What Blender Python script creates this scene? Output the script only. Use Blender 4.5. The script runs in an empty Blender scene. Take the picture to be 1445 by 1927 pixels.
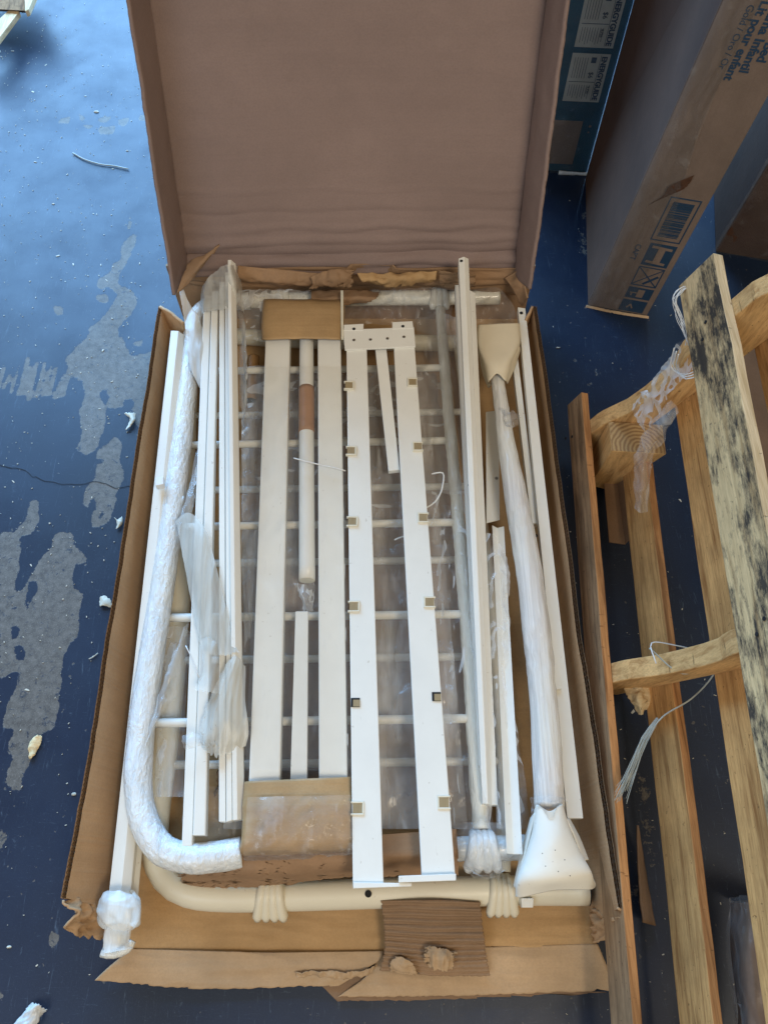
import bpy, bmesh, math, random
import numpy as np
from mathutils import Vector, noise
random.seed(7)
R = math.radians
C = bpy.context.scene.collection
SC = bpy.context.scene

# ------------------------------------------------------------------ camera, world, light, exposure
F = 1448.0; CX, CY = 722.5, 963.5; H = 1.7; TILT = R(27.1)
cam = bpy.data.cameras.new('camera'); co = bpy.data.objects.new('camera', cam); C.objects.link(co)
cam.sensor_fit = 'VERTICAL'; cam.sensor_height = 36.0; cam.lens = 36.0 * F / 1927.0
cam.clip_start = 0.02; cam.clip_end = 200
co.location = (0, 0, H); co.rotation_euler = (TILT, 0, 0)
SC.camera = co
def P(px, py, z):
    u = (px - CX) / F; v = (CY - py) / F
    d = Vector((u, v * math.cos(TILT) + math.sin(TILT), v * math.sin(TILT) - math.cos(TILT)))
    return Vector((0, 0, H)) + d * ((z - H) / d.z)

w = bpy.data.worlds.new('World'); SC.world = w; w.use_nodes = True
nt = w.node_tree; bg = nt.nodes['Background']
bg.inputs[0].default_value = (1.0, 0.83, 0.62, 1); bg.inputs[1].default_value = 0.38
def area(name, loc, target, sx, sy, power, col, spread=180):
    l = bpy.data.lights.new(name, 'AREA'); l.shape = 'RECTANGLE'; l.size = sx; l.size_y = sy
    l.energy = power; l.color = col; l.spread = R(spread)
    o = bpy.data.objects.new(name, l); C.objects.link(o); o.location = loc
    o.rotation_euler = (Vector(target) - Vector(loc)).to_track_quat('-Z', 'Y').to_euler()
    return o
# the open dock door beyond the carton and the one behind the photographer's left shoulder
area('dock_door_light', (-1.7, 4.3, 2.1), (-1.7, 0, 2.1), 6.0, 4.0, 1050, (0.27, 0.58, 1.0))
area('loading_bay_light', (-2.2, -1.8, 3.2), (0, 0.2, 0.1), 2.2, 2.0, 55, (0.64, 0.81, 1.0))
area('high_bay_light', (1.5, -1.7, 4.5), (0.2, 0.6, 0.0), 1.2, 1.2, 112, (1.0, 0.86, 0.66))
SC.view_settings.view_transform = 'Standard'; SC.view_settings.look = 'None'
SC.view_settings.exposure = -0.12; SC.view_settings.gamma = 1

# ------------------------------------------------------------------ material helpers
class NT:
    def __init__(s, name):
        s.m = bpy.data.materials.new(name); s.m.use_nodes = True
        s.t = s.m.node_tree; s.b = s.t.nodes['Principled BSDF']; s.out = s.t.nodes['Material Output']
        s.tc = s.n('ShaderNodeTexCoord')
    def n(s, typ, **k):
        x = s.t.nodes.new(typ)
        for a, v in k.items(): setattr(x, a, v)
        return x
    def l(s, a, b): s.t.links.new(a, b)
    def coord(s, scale=(1, 1, 1), rot=(0, 0, 0)):
        mp = s.n('ShaderNodeMapping'); mp.inputs['Scale'].default_value = scale; mp.inputs['Rotation'].default_value = rot
        s.l(s.tc.outputs['Object'], mp.inputs[0]); return mp.outputs[0]
    def noise(s, scale, detail=4, rough=.55, co=None, dist=0):
        x = s.n('ShaderNodeTexNoise'); x.inputs['Scale'].default_value = scale
        x.inputs['Detail'].default_value = detail; x.inputs['Roughness'].default_value = rough
        x.inputs['Distortion'].default_value = dist
        s.l(co if co is not None else s.tc.outputs['Object'], x.inputs['Vector']); return x.outputs['Fac']
    def ramp(s, fac, stops):
        x = s.n('ShaderNodeValToRGB'); e = x.color_ramp.elements
        while len(e) < len(stops): e.new(0.5)
        for i, (p, c) in enumerate(stops):
            e[i].position = p; e[i].color = (c, c, c, 1) if isinstance(c, (int, float)) else (*c, 1)
        s.l(fac, x.inputs[0]); return x.outputs[0]
    def math(s, op, a, b=None):
        x = s.n('ShaderNodeMath', operation=op)
        for i, v in enumerate((a, b)):
            if v is None: continue
            if isinstance(v, (int, float)): x.inputs[i].default_value = v
            else: s.l(v, x.inputs[i])
        return x.outputs[0]
    def mix(s, fac, a, b, mode='MIX'):
        x = s.n('ShaderNodeMix', data_type='RGBA', blend_type=mode)
        for i, v in ((0, fac), (6, a), (7, b)):
            if isinstance(v, (int, float)): x.inputs[i].default_value = v
            elif isinstance(v, tuple): x.inputs[i].default_value = (*v, 1)
            else: s.l(v, x.inputs[i])
        return x.outputs[2]
    def bump(s, h, strength=.3, dist=.002):
        x = s.n('ShaderNodeBump'); x.inputs['Strength'].default_value = strength; x.inputs['Distance'].default_value = dist
        s.l(h, x.inputs['Height']); s.l(x.outputs[0], s.b.inputs['Normal']); return x
    def set(s, **k):
        for a, v in k.items():
            a = a.replace('_', ' ')
            if hasattr(v, 'is_output'): s.l(v, s.b.inputs[a])
            else: s.b.inputs[a].default_value = (*v, 1) if isinstance(v, tuple) and len(v) == 3 else v

def m_card(name, base, lines='y', linestr=.25, wet=0.0, rough=.78, streak=.09, blot=.22, var=1.0):
    s = NT(name)
    a = s.noise(3.5, 5, .6); b = s.noise(260, 3, .7); c = s.noise(22, 6, .65)
    dk = tuple(x * (1 - .28 * var) for x in base); lt = tuple(min(1, x * (1 + .18 * var)) for x in base)
    col = s.ramp(a, [(.3, dk), (.7, lt)])
    col = s.mix(s.math('MULTIPLY', s.ramp(c, [(.45, 0.0), (.75, 1.0)]), blot), col, tuple(x * .62 for x in base))
    sc = {'y': (1, 150, 1), 'x': (150, 1, 1), 'z': (1, 1, 150), 'yz': (1, 110, 110)}[lines]
    fl = s.noise(1.0, 2, .5, s.coord(tuple(v * 1.0 for v in sc)))
    col = s.mix(s.math('MULTIPLY', s.ramp(fl, [(.4, 0.0), (.65, 1.0)]), streak), col, tuple(x * .6 for x in base))
    col = s.mix(s.math('MULTIPLY', s.ramp(b, [(.4, 0.0), (.7, 1.0)]), .22), col, tuple(x * .5 for x in base))
    s.set(Base_Color=col, Roughness=rough)
    s.b.inputs['Specular IOR Level'].default_value = .25
    h = s.math('ADD', s.math('MULTIPLY', fl, linestr * 2), s.math('ADD', s.math('MULTIPLY', c, .8), s.math('MULTIPLY', b, .12)))
    s.bump(h, .45, .003)
    return s.m
def m_wood(name, base, dark, axis, mildew=0.0, ring=(60, 8), dirt=.3):
    s = NT(name)
    sc = {'y': (1, .05, 1), 'z': (1, 1, .05), 'x': (.05, 1, 1)}[axis]
    k = ring[0]
    g = s.noise(k, 5, .6, s.coord(sc), .6)
    g2 = s.noise(k * 6, 3, .7, s.coord(sc))
    blot = s.noise(7, 5, .6)
    col = s.ramp(g, [(.32, dark), (.5, base), (.68, tuple(min(1, x * 1.18) for x in base))])
    col = s.mix(s.math('MULTIPLY', s.ramp(g2, [(.42, 0.0), (.7, 1.0)]), .5), col, dark)
    col = s.mix(s.math('MULTIPLY', s.ramp(blot, [(.45, 0.0), (.75, 1.0)]), dirt), col, tuple(x * .45 for x in base))
    saw = s.noise(26, 3, .6, s.coord({'y': (.6, 5, 5), 'z': (5, .6, 5), 'x': (5, 5, .6)}[axis], (0, 0, .5)))
    nick = s.ramp(saw, [(.66, 0.0), (.72, 1.0)])
    col = s.mix(s.math('MULTIPLY', nick, .75), col, tuple(x * .3 for x in base))
    if mildew > 0:
        mm = s.noise(7, 9, .74, s.coord((1.6, .8, 1.6), (.5, .2, .3)), .1)
        m2 = s.noise(60, 4, .7, s.coord((2, .35, 2), (0, .3, .6)))
        f = s.ramp(s.math('ADD', s.math('MULTIPLY', mm, .7), s.math('MULTIPLY', m2, .3)), [(.5 - .06 * mildew, 0.0), (.60 - .05 * mildew, 1.0)])
        col = s.mix(s.math('MULTIPLY', f, .93), col, (.018, .019, .022))
    s.set(Base_Color=col, Roughness=.8); s.b.inputs['Specular IOR Level'].default_value = .2
    s.bump(s.math('ADD', s.math('ADD', g, s.math('MULTIPLY', g2, .5)), s.math('MULTIPLY', nick, -.6)), .6, .0025)
    return s.m
def m_paint(name, col, rough=.32):
    s = NT(name)
    a = s.noise(9, 4, .6); b = s.noise(420, 2, .6)
    c2 = tuple(x * .93 for x in col)
    c = s.mix(s.ramp(a, [(.35, 0.0), (.7, 1.0)]), col, c2)
    sp = s.noise(90, 2, .5); c = s.mix(s.math('MULTIPLY', s.ramp(sp, [(.73, 0.0), (.76, 1.0)]), .35), c, (.35, .3, .22))
    sf = s.noise(130, 3, .7, s.coord((1, .12, 1), (0, 0, .8)), 1); c = s.mix(s.math('MULTIPLY', s.ramp(sf, [(.70, 0.0), (.74, 1.0)]), .22), c, (.38, .34, .28))
    s.set(Base_Color=c, Roughness=s.ramp(a, [(.2, rough - .06), (.8, rough + .12)]))
    s.bump(b, .12, .0006)
    return s.m
def m_plain(name, col, rough=.5, metal=0.0):
    s = NT(name); a = s.noise(60, 3, .6)
    s.set(Base_Color=s.mix(a, tuple(x * .8 for x in col), col), Roughness=rough, Metallic=metal)
    return s.m
def m_wrap(name, col, streak=(1, .25, 1), rough=.28, bump=.7, tint=(.62, .68, .72)):
    s = NT(name)
    a = s.noise(38, 6, .68, s.coord(streak, (0, 0, .35)), 1.2); b = s.noise(120, 3, .6, s.coord(streak, (0, 0, -.3)), 1.0)
    w_ = s.noise(6, 3, .5)
    c = s.mix(s.ramp(a, [(.35, 0.0), (.65, 1.0)]), tint, col)
    c = s.mix(s.math('MULTIPLY', s.ramp(w_, [(.4, 0.0), (.65, 1.0)]), .6), c, (.80, .80, .72))
    s.set(Base_Color=c, Roughness=rough)
    s.b.inputs['Coat Weight'].default_value = .6; s.b.inputs['Coat Roughness'].default_value = .12
    s.b.inputs['Subsurface Weight'].default_value = 0.0
    s.bump(s.math('ADD', s.math('MULTIPLY', a, 1.5), b), bump, .005)
    return s.m
def m_film(name, lo=.07, hi=.6, th=(.5, .72), streak=(1, .2, 1), rot=.3, scale=16, tint=(.85, .88, .9), rough=.12, bst=.7):
    s = NT(name)
    c1 = s.coord(streak, (0, 0, rot)); c2 = s.coord(streak, (0, 0, -rot * 1.3))
    a = s.noise(scale, 5, .55, c1, .3); b = s.noise(scale * 2.6, 4, .55, c2, .2); big = s.noise(5, 3, .5)
    vo = s.n('ShaderNodeTexVoronoi', feature='F1'); vo.inputs['Scale'].default_value = scale * 1.3; s.l(c1, vo.inputs['Vector'])
    body = s.math('MULTIPLY', s.ramp(a, [(th[0], 0.0), (th[1], 1.0)]), s.ramp(big, [(.35, .25), (.65, 1.0)]))
    fine = s.ramp(b, [(.60, 0.0), (.72, 1.0)])
    fac = s.math('ADD', lo, s.math('MULTIPLY', s.math('MAXIMUM', body, s.math('MULTIPLY', fine, .35)), hi))
    lw = s.n('ShaderNodeFresnel'); lw.inputs[0].default_value = 1.45
    fac = s.math('MINIMUM', s.math('ADD', fac, s.math('MULTIPLY', lw.outputs[0], .5)), 1.0)
    s.set(Base_Color=tint, Roughness=rough); s.b.inputs['Specular IOR Level'].default_value = .9
    s.bump(s.math('ADD', s.math('ADD', a, s.math('MULTIPLY', b, .5)), s.math('MULTIPLY', vo.outputs['Distance'], .8)), bst, .008)
    tr = s.n('ShaderNodeBsdfTransparent'); mx = s.n('ShaderNodeMixShader')
    s.l(fac, mx.inputs[0]); s.l(tr.outputs[0], mx.inputs[1]); s.l(s.b.outputs[0], mx.inputs[2])
    s.l(mx.outputs[0], s.out.inputs[0])
    return s.m

M = {}
M['card'] = m_card('kraft_cardboard', (.34, .21, .12))
M['card_liner'] = m_card('kraft_cardboard_liner', (.33, .205, .12))
M['card_in'] = m_card('kraft_cardboard_inside', (.50, .315, .15), 'y', .15)
M['card_lid'] = m_card('kraft_cardboard_lid', (.268, .194, .172), 'z', .10, streak=.05, blot=.10, var=.35)  # bluish shade on the lid put into the colour: darker, purplish kraft
M['card_wall'] = m_card('kraft_cardboard_wall', (.53, .345, .195), 'y', .5, streak=.12, blot=.15)
M['card_dark'] = m_card('kraft_cardboard_flute', (.26, .165, .10))
M['card_flap'] = m_card('kraft_cardboard_flap', (.50, .345, .205), 'y', .2)
M['card_wet'] = m_card('kraft_cardboard_creased', (.30, .19, .11), 'y', .9)
M['card_cap'] = m_card('kraft_cardboard_cap', (.44, .285, .14), 'y', .3, rough=.4)
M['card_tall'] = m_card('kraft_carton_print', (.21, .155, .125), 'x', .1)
M['card_tall_side'] = m_card('kraft_carton_side', (.090, .042, .024), 'z', .1, rough=.8)  # shaded-side copy of the carton card, darkened and reddened against blue door light
M['wood'] = m_wood('pine_wood', (.64, .365, .14), (.28, .125, .04), 'y', dirt=.6)
M['wood_edge'] = m_wood('pine_edge_orange', (.50, .24, .09), (.20, .085, .03), 'y', dirt=.5)
M['wood_grey'] = m_wood('pine_weathered', (.36, .225, .12), (.13, .08, .045), 'y', dirt=.7)
M['wood_z'] = m_wood('pine_stringer', (.70, .44, .19), (.42, .22, .08), 'z', dirt=.15)
M['wood_mild'] = m_wood('pine_mildewed', (.66, .47, .24), (.40, .25, .11), 'y', mildew=.75, dirt=.2)
M['wood_pale'] = m_wood('pine_pale_edge', (.66, .52, .32), (.42, .29, .14), 'y', dirt=.1)
M['white'] = m_paint('white_enamel', (.79, .78, .72))
M['cream'] = m_paint('cream_enamel', (.72, .67, .53), .38)
M['plastic'] = m_plain('cream_plastic', (.80, .76, .62), .4)
M['steel'] = m_plain('steel_screw', (.35, .34, .32), .35, 1.0)
M['hole'] = m_plain('dark_hole', (.01, .01, .012), .9)
M['slot'] = m_plain('tan_slot_depth', (.34, .26, .14), .6)  # tan of the flat inserts, darkened to paint in the slot depth
M['wrap'] = m_wrap('foam_and_film_wrap', (.84, .86, .86), (1, .35, 1), .22, .8, (.64, .70, .74))
M['wrap_warm'] = m_wrap('film_over_cream', (.82, .80, .70), tint=(.68, .65, .56), bump=.45)
M['wrap_long'] = m_wrap('film_sleeve_lengthwise', (.84, .82, .78), (3.5, .06, 3.5), .25, .5, tint=(.58, .55, .52))
M['foam'] = m_film('ribbed_foam_sheet', .42, .45, (.4, .7), (3, .1, 3), .15, 14, (.66, .66, .60), .4, .35)
M['foam_thick'] = m_paint('foam_board', (.74, .66, .50), .75)
M['foam_white'] = m_paint('foam_board_white', (.80, .78, .70), .7)
M['tie'] = m_plain('white_nylon', (.8, .8, .78), .35)
M['tape'] = m_card('brown_tape', (.36, .20, .11), 'x', .1, rough=.35)
M['film'] = m_film('clear_film', .07, .55, (.52, .74), (1, .16, 1), .5)
M['film_hazy'] = m_film('hazy_film', .14, .6, (.45, .75), (1, .14, 1), .35, 18)
M['film_thin'] = m_film('thin_clear_film', .02, .15, (.6, .85), (1, .3, 1), .2, 12, bst=.25)
M['film_soft'] = m_film('soft_foam_film', .32, .5, (.45, .75), (1, .2, 1), .3, 16, (.78, .77, .70), .3)
M['film_milk'] = m_film('milky_foam_film', .44, .45, (.4, .7), (2, .15, 2), .15, 10, (.84, .85, .82), .35)
M['ink'] = m_plain('dark_blue_ink', (.018, .05, .10), .5)
M['teal'] = m_card('teal_printed_card', (.014, .075, .125), 'z', .05, rough=.3)
M['label'] = m_plain('label_paper', (.42, .42, .38), .6)
M['chip'] = m_plain('pale_chip', (.62, .60, .50), .7)
M['straw'] = m_plain('straw', (.40, .42, .38), .6)
M['leaf'] = m_wood('splintered_wood', (.72, .58, .34), (.5, .35, .18), 'x', dirt=.1)
M['darkfilm'] = m_card('dark_wrapped_card', (.17, .105, .065), 'z', .3, rough=.3)
M['tube_card'] = m_card('paper_tube', (.42, .24, .10), 'x', .1, rough=.4)

# floor material: painted concrete, the paint flaked where the attribute says so
s = NT('painted_concrete_floor')
at = s.n('ShaderNodeAttribute'); at.attribute_name = 'flake'
n1 = s.noise(30, 9, .72); n2 = s.noise(120, 5, .7)
v = s.math('ADD', at.outputs['Fac'], s.math('ADD', s.math('MULTIPLY', s.math('SUBTRACT', n1, .5), .95), s.math('MULTIPLY', s.math('SUBTRACT', n2, .5), .45)))
isl = s.noise(46, 7, .8, None, 1.5)
mask = s.math('MULTIPLY', s.ramp(v, [(.485, 0.0), (.515, 1.0)]), s.ramp(isl, [(.385, .1), (.42, 1.0)]))
spk = s.noise(75, 2, .5); spm = s.noise(3.0, 3, .6)
chips = s.math('MULTIPLY', s.ramp(s.math('ADD', spk, s.math('MULTIPLY', s.math('SUBTRACT', spm, .5), .25)), [(.715, 0.0), (.735, 1.0)]), 1.0)
mask2 = s.math('MAXIMUM', mask, s.math('MULTIPLY', chips, .7))
wear = s.noise(1.6, 6, .65); fine = s.noise(330, 4, .75); scr = s.noise(60, 6, .8, s.coord((1, .10, 1), (0, 0, .9)), 3)
paint = s.ramp(wear, [(.3, (.004, .010, .026)), (.7, (.008, .020, .048))])
paint = s.mix(s.math('MULTIPLY', s.ramp(fine, [(.52, 0.0), (.72, 1.0)]), .45), paint, (.022, .040, .070))
paint = s.mix(s.math('MULTIPLY', s.ramp(scr, [(.60, 0.0), (.68, 1.0)]), .40), paint, (.12, .17, .23))
scr2 = s.noise(90, 4, .8, s.coord((.15, 1, 1), (0, 0, .4)), 4)
paint = s.mix(s.math('MULTIPLY', s.ramp(scr2, [(.62, 0.0), (.70, 1.0)]), .30), paint, (.12, .17, .23))
conc = s.ramp(s.noise(55, 6, .7), [(.3, (.060, .053, .046)), (.7, (.150, .138, .122))])
conc = s.mix(s.math('MULTIPLY', s.ramp(fine, [(.56, 0.0), (.66, 1.0)]), .5), conc, (.30, .29, .26))
s.set(Base_Color=s.mix(mask2, paint, conc),
      Roughness=s.math('ADD', s.ramp(s.noise(7, 5, .6), [(.3, .36), (.7, .52)]), s.math('MULTIPLY', mask2, .14)))
s.b.inputs['Specular IOR Level'].default_value = .42
s.bump(s.math('ADD', s.math('MULTIPLY', fine, .35), s.math('MULTIPLY', mask2, -.8)), .35, .0012)
M['floor'] = s.m

# ------------------------------------------------------------------ object helpers
OFF = {}
def tag(o, label=None, cat=None, group=None, kind=None):
    if label: o['label'] = label
    if cat: o['category'] = cat
    if group: o['group'] = group
    if kind: o['kind'] = kind
    return o
def thing(name, label, cat, loc=(0, 0, 0), group=None):
    o = bpy.data.objects.new(name, None); C.objects.link(o); o.location = loc; o.empty_display_size = .05
    OFF[o.name] = Vector(loc); return tag(o, label, cat, group)
def mk(name, verts, faces, mat, parent=None, smooth=False, bevel=0.0, origin=None):
    vs = [Vector(v) for v in verts]
    if parent is None:
        if origin is None:
            n = len(vs); origin = Vector((sum(v.x for v in vs) / n, sum(v.y for v in vs) / n, min(v.z for v in vs)))
        off = Vector(origin)
    else: off = OFF[parent.name]
    me = bpy.data.meshes.new(name); me.from_pydata([v - off for v in vs], [], faces); me.update()
    bm = bmesh.new(); bm.from_mesh(me); bmesh.ops.recalc_face_normals(bm, faces=bm.faces); bm.to_mesh(me); bm.free()
    me.materials.append(mat if not isinstance(mat, str) else M[mat])
    if smooth:
        for p in me.polygons: p.use_smooth = True
    o = bpy.data.objects.new(name, me); C.objects.link(o)
    if parent is None: o.location = off
    else: o.parent = parent
    OFF[o.name] = off
    if bevel:
        b = o.modifiers.new('bevel', 'BEVEL'); b.width = bevel; b.segments = 2; b.limit_method = 'ANGLE'; b.angle_limit = R(35)
        b.harden_normals = False
    return o
def merge(parts):
    V = []; Fs = []
    for v, f in parts:
        k = len(V); V += list(v); Fs += [tuple(i + k for i in q) for q in f]
    return V, Fs
def hexa(t, b):   # t, b : four points each, same order
    return list(t) + list(b), [(0, 1, 2, 3), (7, 6, 5, 4), (0, 4, 5, 1), (1, 5, 6, 2), (2, 6, 7, 3), (3, 7, 4, 0)]
def bxd(lo, hi):
    x0, y0, z0 = lo; x1, y1, z1 = hi
    t = [Vector(p) for p in ((x0, y1, z1), (x1, y1, z1), (x1, y0, z1), (x0, y0, z1))]
    return hexa(t, [Vector((p.x, p.y, z0)) for p in t])
def slabd(q, z, th):
    zs = [z] * 4 if isinstance(z, (int, float)) else ([z[0], z[0], z[1], z[1]] if len(z) == 2 else z)
    t = [P(p[0], p[1], zz) for p, zz in zip(q, zs)]
    return hexa(t, [p - Vector((0, 0, th)) for p in t])
def slab(name, q, z, th, mat, parent=None, bevel=.0012):
    v, f = slabd(q, z, th); return mk(name, v, f, mat, parent, bevel=bevel)
def subdiv_slab(*a): return slab(*a)
def profbar(name, fL, fR, nL, nR, zf, zn, prof, mat, parent=None, bevel=.0008):
    """closed cross section prof [(t across, dz)] lofted from the far end to the near end"""
    A = P(*fL, zf); B = P(*fR, zf); Cn = P(*nL, zn); D = P(*nR, zn)
    v = [A + (B - A) * t + Vector((0, 0, dz)) for t, dz in prof] + [Cn + (D - Cn) * t + Vector((0, 0, dz)) for t, dz in prof]
    n = len(prof); f = [(i, (i + 1) % n, n + (i + 1) % n, n + i) for i in range(n)] + [tuple(range(n))[::-1], tuple(range(n, 2 * n))]
    return mk(name, v, f, mat, parent, bevel=bevel)
def smoothpath(pts, step):
    pts = [Vector(p) for p in pts]; out = []
    e = [pts[0] * 2 - pts[1]] + pts + [pts[-1] * 2 - pts[-2]]
    for i in range(1, len(e) - 2):
        p0, p1, p2, p3 = e[i - 1:i + 3]; n = max(2, int((p2 - p1).length / step))
        for k in range(n):
            t = k / n
            out.append(.5 * ((2 * p1) + (p2 - p0) * t + (2 * p0 - 5 * p1 + 4 * p2 - p3) * t * t + (3 * p1 - p0 - 3 * p2 + p3) * t ** 3))
    out.append(pts[-1]); return out
def tubed(pts, r, seg=16, step=.02, wr=0.0, freq=60, seed=0, cap=True, ry=1.0, spiral=0.0):
    path = smoothpath(pts, step); n = len(path); V = []; up = Vector((0, 0, 1)); L = 0
    rf = r if callable(r) else (lambda t: r)
    for i, p in enumerate(path):
        t = (path[min(i + 1, n - 1)] - path[max(i - 1, 0)]).normalized()
        if i: L += (p - path[i - 1]).length
        a = t.cross(up); a = a.normalized() if a.length > 1e-4 else Vector((1, 0, 0)); b = a.cross(t).normalized()
        rr = rf(i / (n - 1))
        for k in range(seg):
            th = 2 * math.pi * k / seg; d = a * math.cos(th) + b * math.sin(th) * ry
            q = p + d * rr
            if wr:
                ph = noise.noise(q * freq * .25 + Vector((seed, 0, 0)))
                rid = 1 - abs(noise.noise((p * .6 + d * .05 + t * (spiral * th * .01)) * freq + Vector((seed, ph * 2, 0)))) * 2
                q = q + d * (wr * (rid - .5 + ph))
            V.append(q)
    Fs = [(i * seg + k, i * seg + (k + 1) % seg, (i + 1) * seg + (k + 1) % seg, (i + 1) * seg + k) for i in range(n - 1) for k in range(seg)]
    if cap: Fs += [tuple(range(seg))[::-1], tuple(range((n - 1) * seg, n * seg))]
    return V, Fs
def tube(name, pts, r, mat, parent=None, **k):
    v, f = tubed(pts, r, **k); return mk(name, v, f, mat, parent, smooth=True)
def pw(z, *pts): return [P(x, y, z) for x, y in pts]
def crum(p, seed, freq):
    q = p * freq + Vector((seed * 3.1, seed * 1.7, seed))
    a = 1 - 2 * abs(noise.noise(q)); b = 1 - 2 * abs(noise.noise(q * 2.1 + Vector((5, 1, 2))))
    return a * .7 + b * .3 - .4
def sheetd(ctrl, nu, nv, amp=0.0, freq=12, seed=0, rag=0.0, ragfreq=60, sides='', fn=None, thick=0.0, aniso=(1, 1, 1), holes=None):
    """ctrl: rows (v) of columns (u) of 3D points"""
    rows = len(ctrl); cols = len(ctrl[0]); V = []; idx = {}
    def cat(ps, t):
        n = len(ps) - 1; x = min(max(t * n, 0), n - 1e-6); i = int(x); t = x - i
        p1, p2 = ps[i], ps[i + 1]; p0 = ps[i - 1] if i else p1 * 2 - p2; p3 = ps[i + 2] if i + 2 <= n else p2 * 2 - p1
        return .5 * ((2 * p1) + (p2 - p0) * t + (2 * p0 - 5 * p1 + 4 * p2 - p3) * t * t + (3 * p1 - p0 - 3 * p2 + p3) * t ** 3)
    G = [[None] * (nu + 1) for _ in range(nv + 1)]
    for j in range(nv + 1):
        for i in range(nu + 1):
            u = i / nu; v_ = j / nv
            if rag:
                a = rag * (noise.noise(Vector((i * ragfreq / nu, seed, 1.3))) + .5 * noise.noise(Vector((i * ragfreq * 2.7 / nu, seed, 4))))
                b = rag * (noise.noise(Vector((seed, j * ragfreq / nv, 7.3))) + .5 * noise.noise(Vector((seed, j * ragfreq * 2.7 / nv, 4))))
                if 'b' in sides: v_ = v_ * (1 - abs(a))
                if 't' in sides: v_ = v_ + (1 - v_) * abs(a)
                if 'r' in sides: u = u * (1 - abs(b))
                if 'l' in sides: u = u + (1 - u) * abs(b)
            p = cat([cat(r_, u) for r_ in ctrl], v_)
            G[j][i] = p
    for j in range(nv + 1):
        for i in range(nu + 1):
            du = G[j][min(i + 1, nu)] - G[j][max(i - 1, 0)]; dv = G[min(j + 1, nv)][i] - G[max(j - 1, 0)][i]
            n = dv.cross(du); n = n.normalized() if n.length > 1e-9 else Vector((0, 0, 1))
            if n.z < 0 and abs(n.z) > .2: n = -n
            p = G[j][i]; d = 0
            if amp: d += amp * crum(Vector((p.x * aniso[0], p.y * aniso[1], p.z * aniso[2])), seed, freq)
            if fn: d += fn(i / nu, j / nv)
            V.append(p + n * d); idx[(i, j)] = n
    W = nu + 1; Fs = []
    for j in range(nv):
        for i in range(nu):
            if holes and holes((i + .5) / nu, (j + .5) / nv): continue
            Fs.append((j * W + i, j * W + i + 1, (j + 1) * W + i + 1, (j + 1) * W + i))
    return V, Fs
def sheet(name, ctrl, nu, nv, mat, parent=None, thick=0.0, smooth=True, **k):
    v, f = sheetd(ctrl, nu, nv, **k); o = mk(name, v, f, mat, parent, smooth=smooth)
    if thick:
        m = o.modifiers.new('thick', 'SOLIDIFY'); m.thickness = thick; m.offset = -1
    return o
def grid(rows): return [[P(*c) for c in r] for r in rows]
def disc(name, c, r, mat, parent, n=16, h=.0015, nrm=(0, 0, 1)):
    c = Vector(c); z = Vector(nrm).normalized(); x = z.orthogonal().normalized(); y = z.cross(x)
    V = [c + x * (r * math.cos(a)) + y * (r * math.sin(a)) + z * hh for hh in (0, h) for a in [2 * math.pi * i / n for i in range(n)]]
    f = [tuple(range(n))[::-1], tuple(range(n, 2 * n))] + [(i, (i + 1) % n, n + (i + 1) % n, n + i) for i in range(n)]
    return mk(name, V, f, mat, parent)
def fluted(A, B, inward, depth, th, pitch=.008, layers=2):
    """zigzag flute ribbons between the liners along the cut edge A->B (lists of points), going `inward` by depth"""
    parts = []; L = 0; pts = []
    for a, b in zip(A[:-1], A[1:]):
        n = max(1, int((b - a).length / (pitch / 4)))
        pts += [a + (b - a) * k / n for k in range(n)]
    pts.append(A[-1]); N = B
    for ly in range(layers):
        V = []
        for i, p in enumerate(pts):
            o = (ly + .5 + .42 * math.sin(i * math.pi / 2 + ly)) * th / layers
            V += [p + N * o + inward * .0005, p + N * o + inward * depth]
        parts.append((V, [(2 * i, 2 * i + 2, 2 * i + 3, 2 * i + 1) for i in range(len(pts) - 1)]))
        if ly < layers - 1:
            V = []
            for p in pts: V += [p + N * ((ly + 1) * th / layers), p + N * ((ly + 1) * th / layers) + inward * depth]
            parts.append((V, [(2 * i, 2 * i + 2, 2 * i + 3, 2 * i + 1) for i in range(len(pts) - 1)]))
    return merge(parts)

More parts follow.
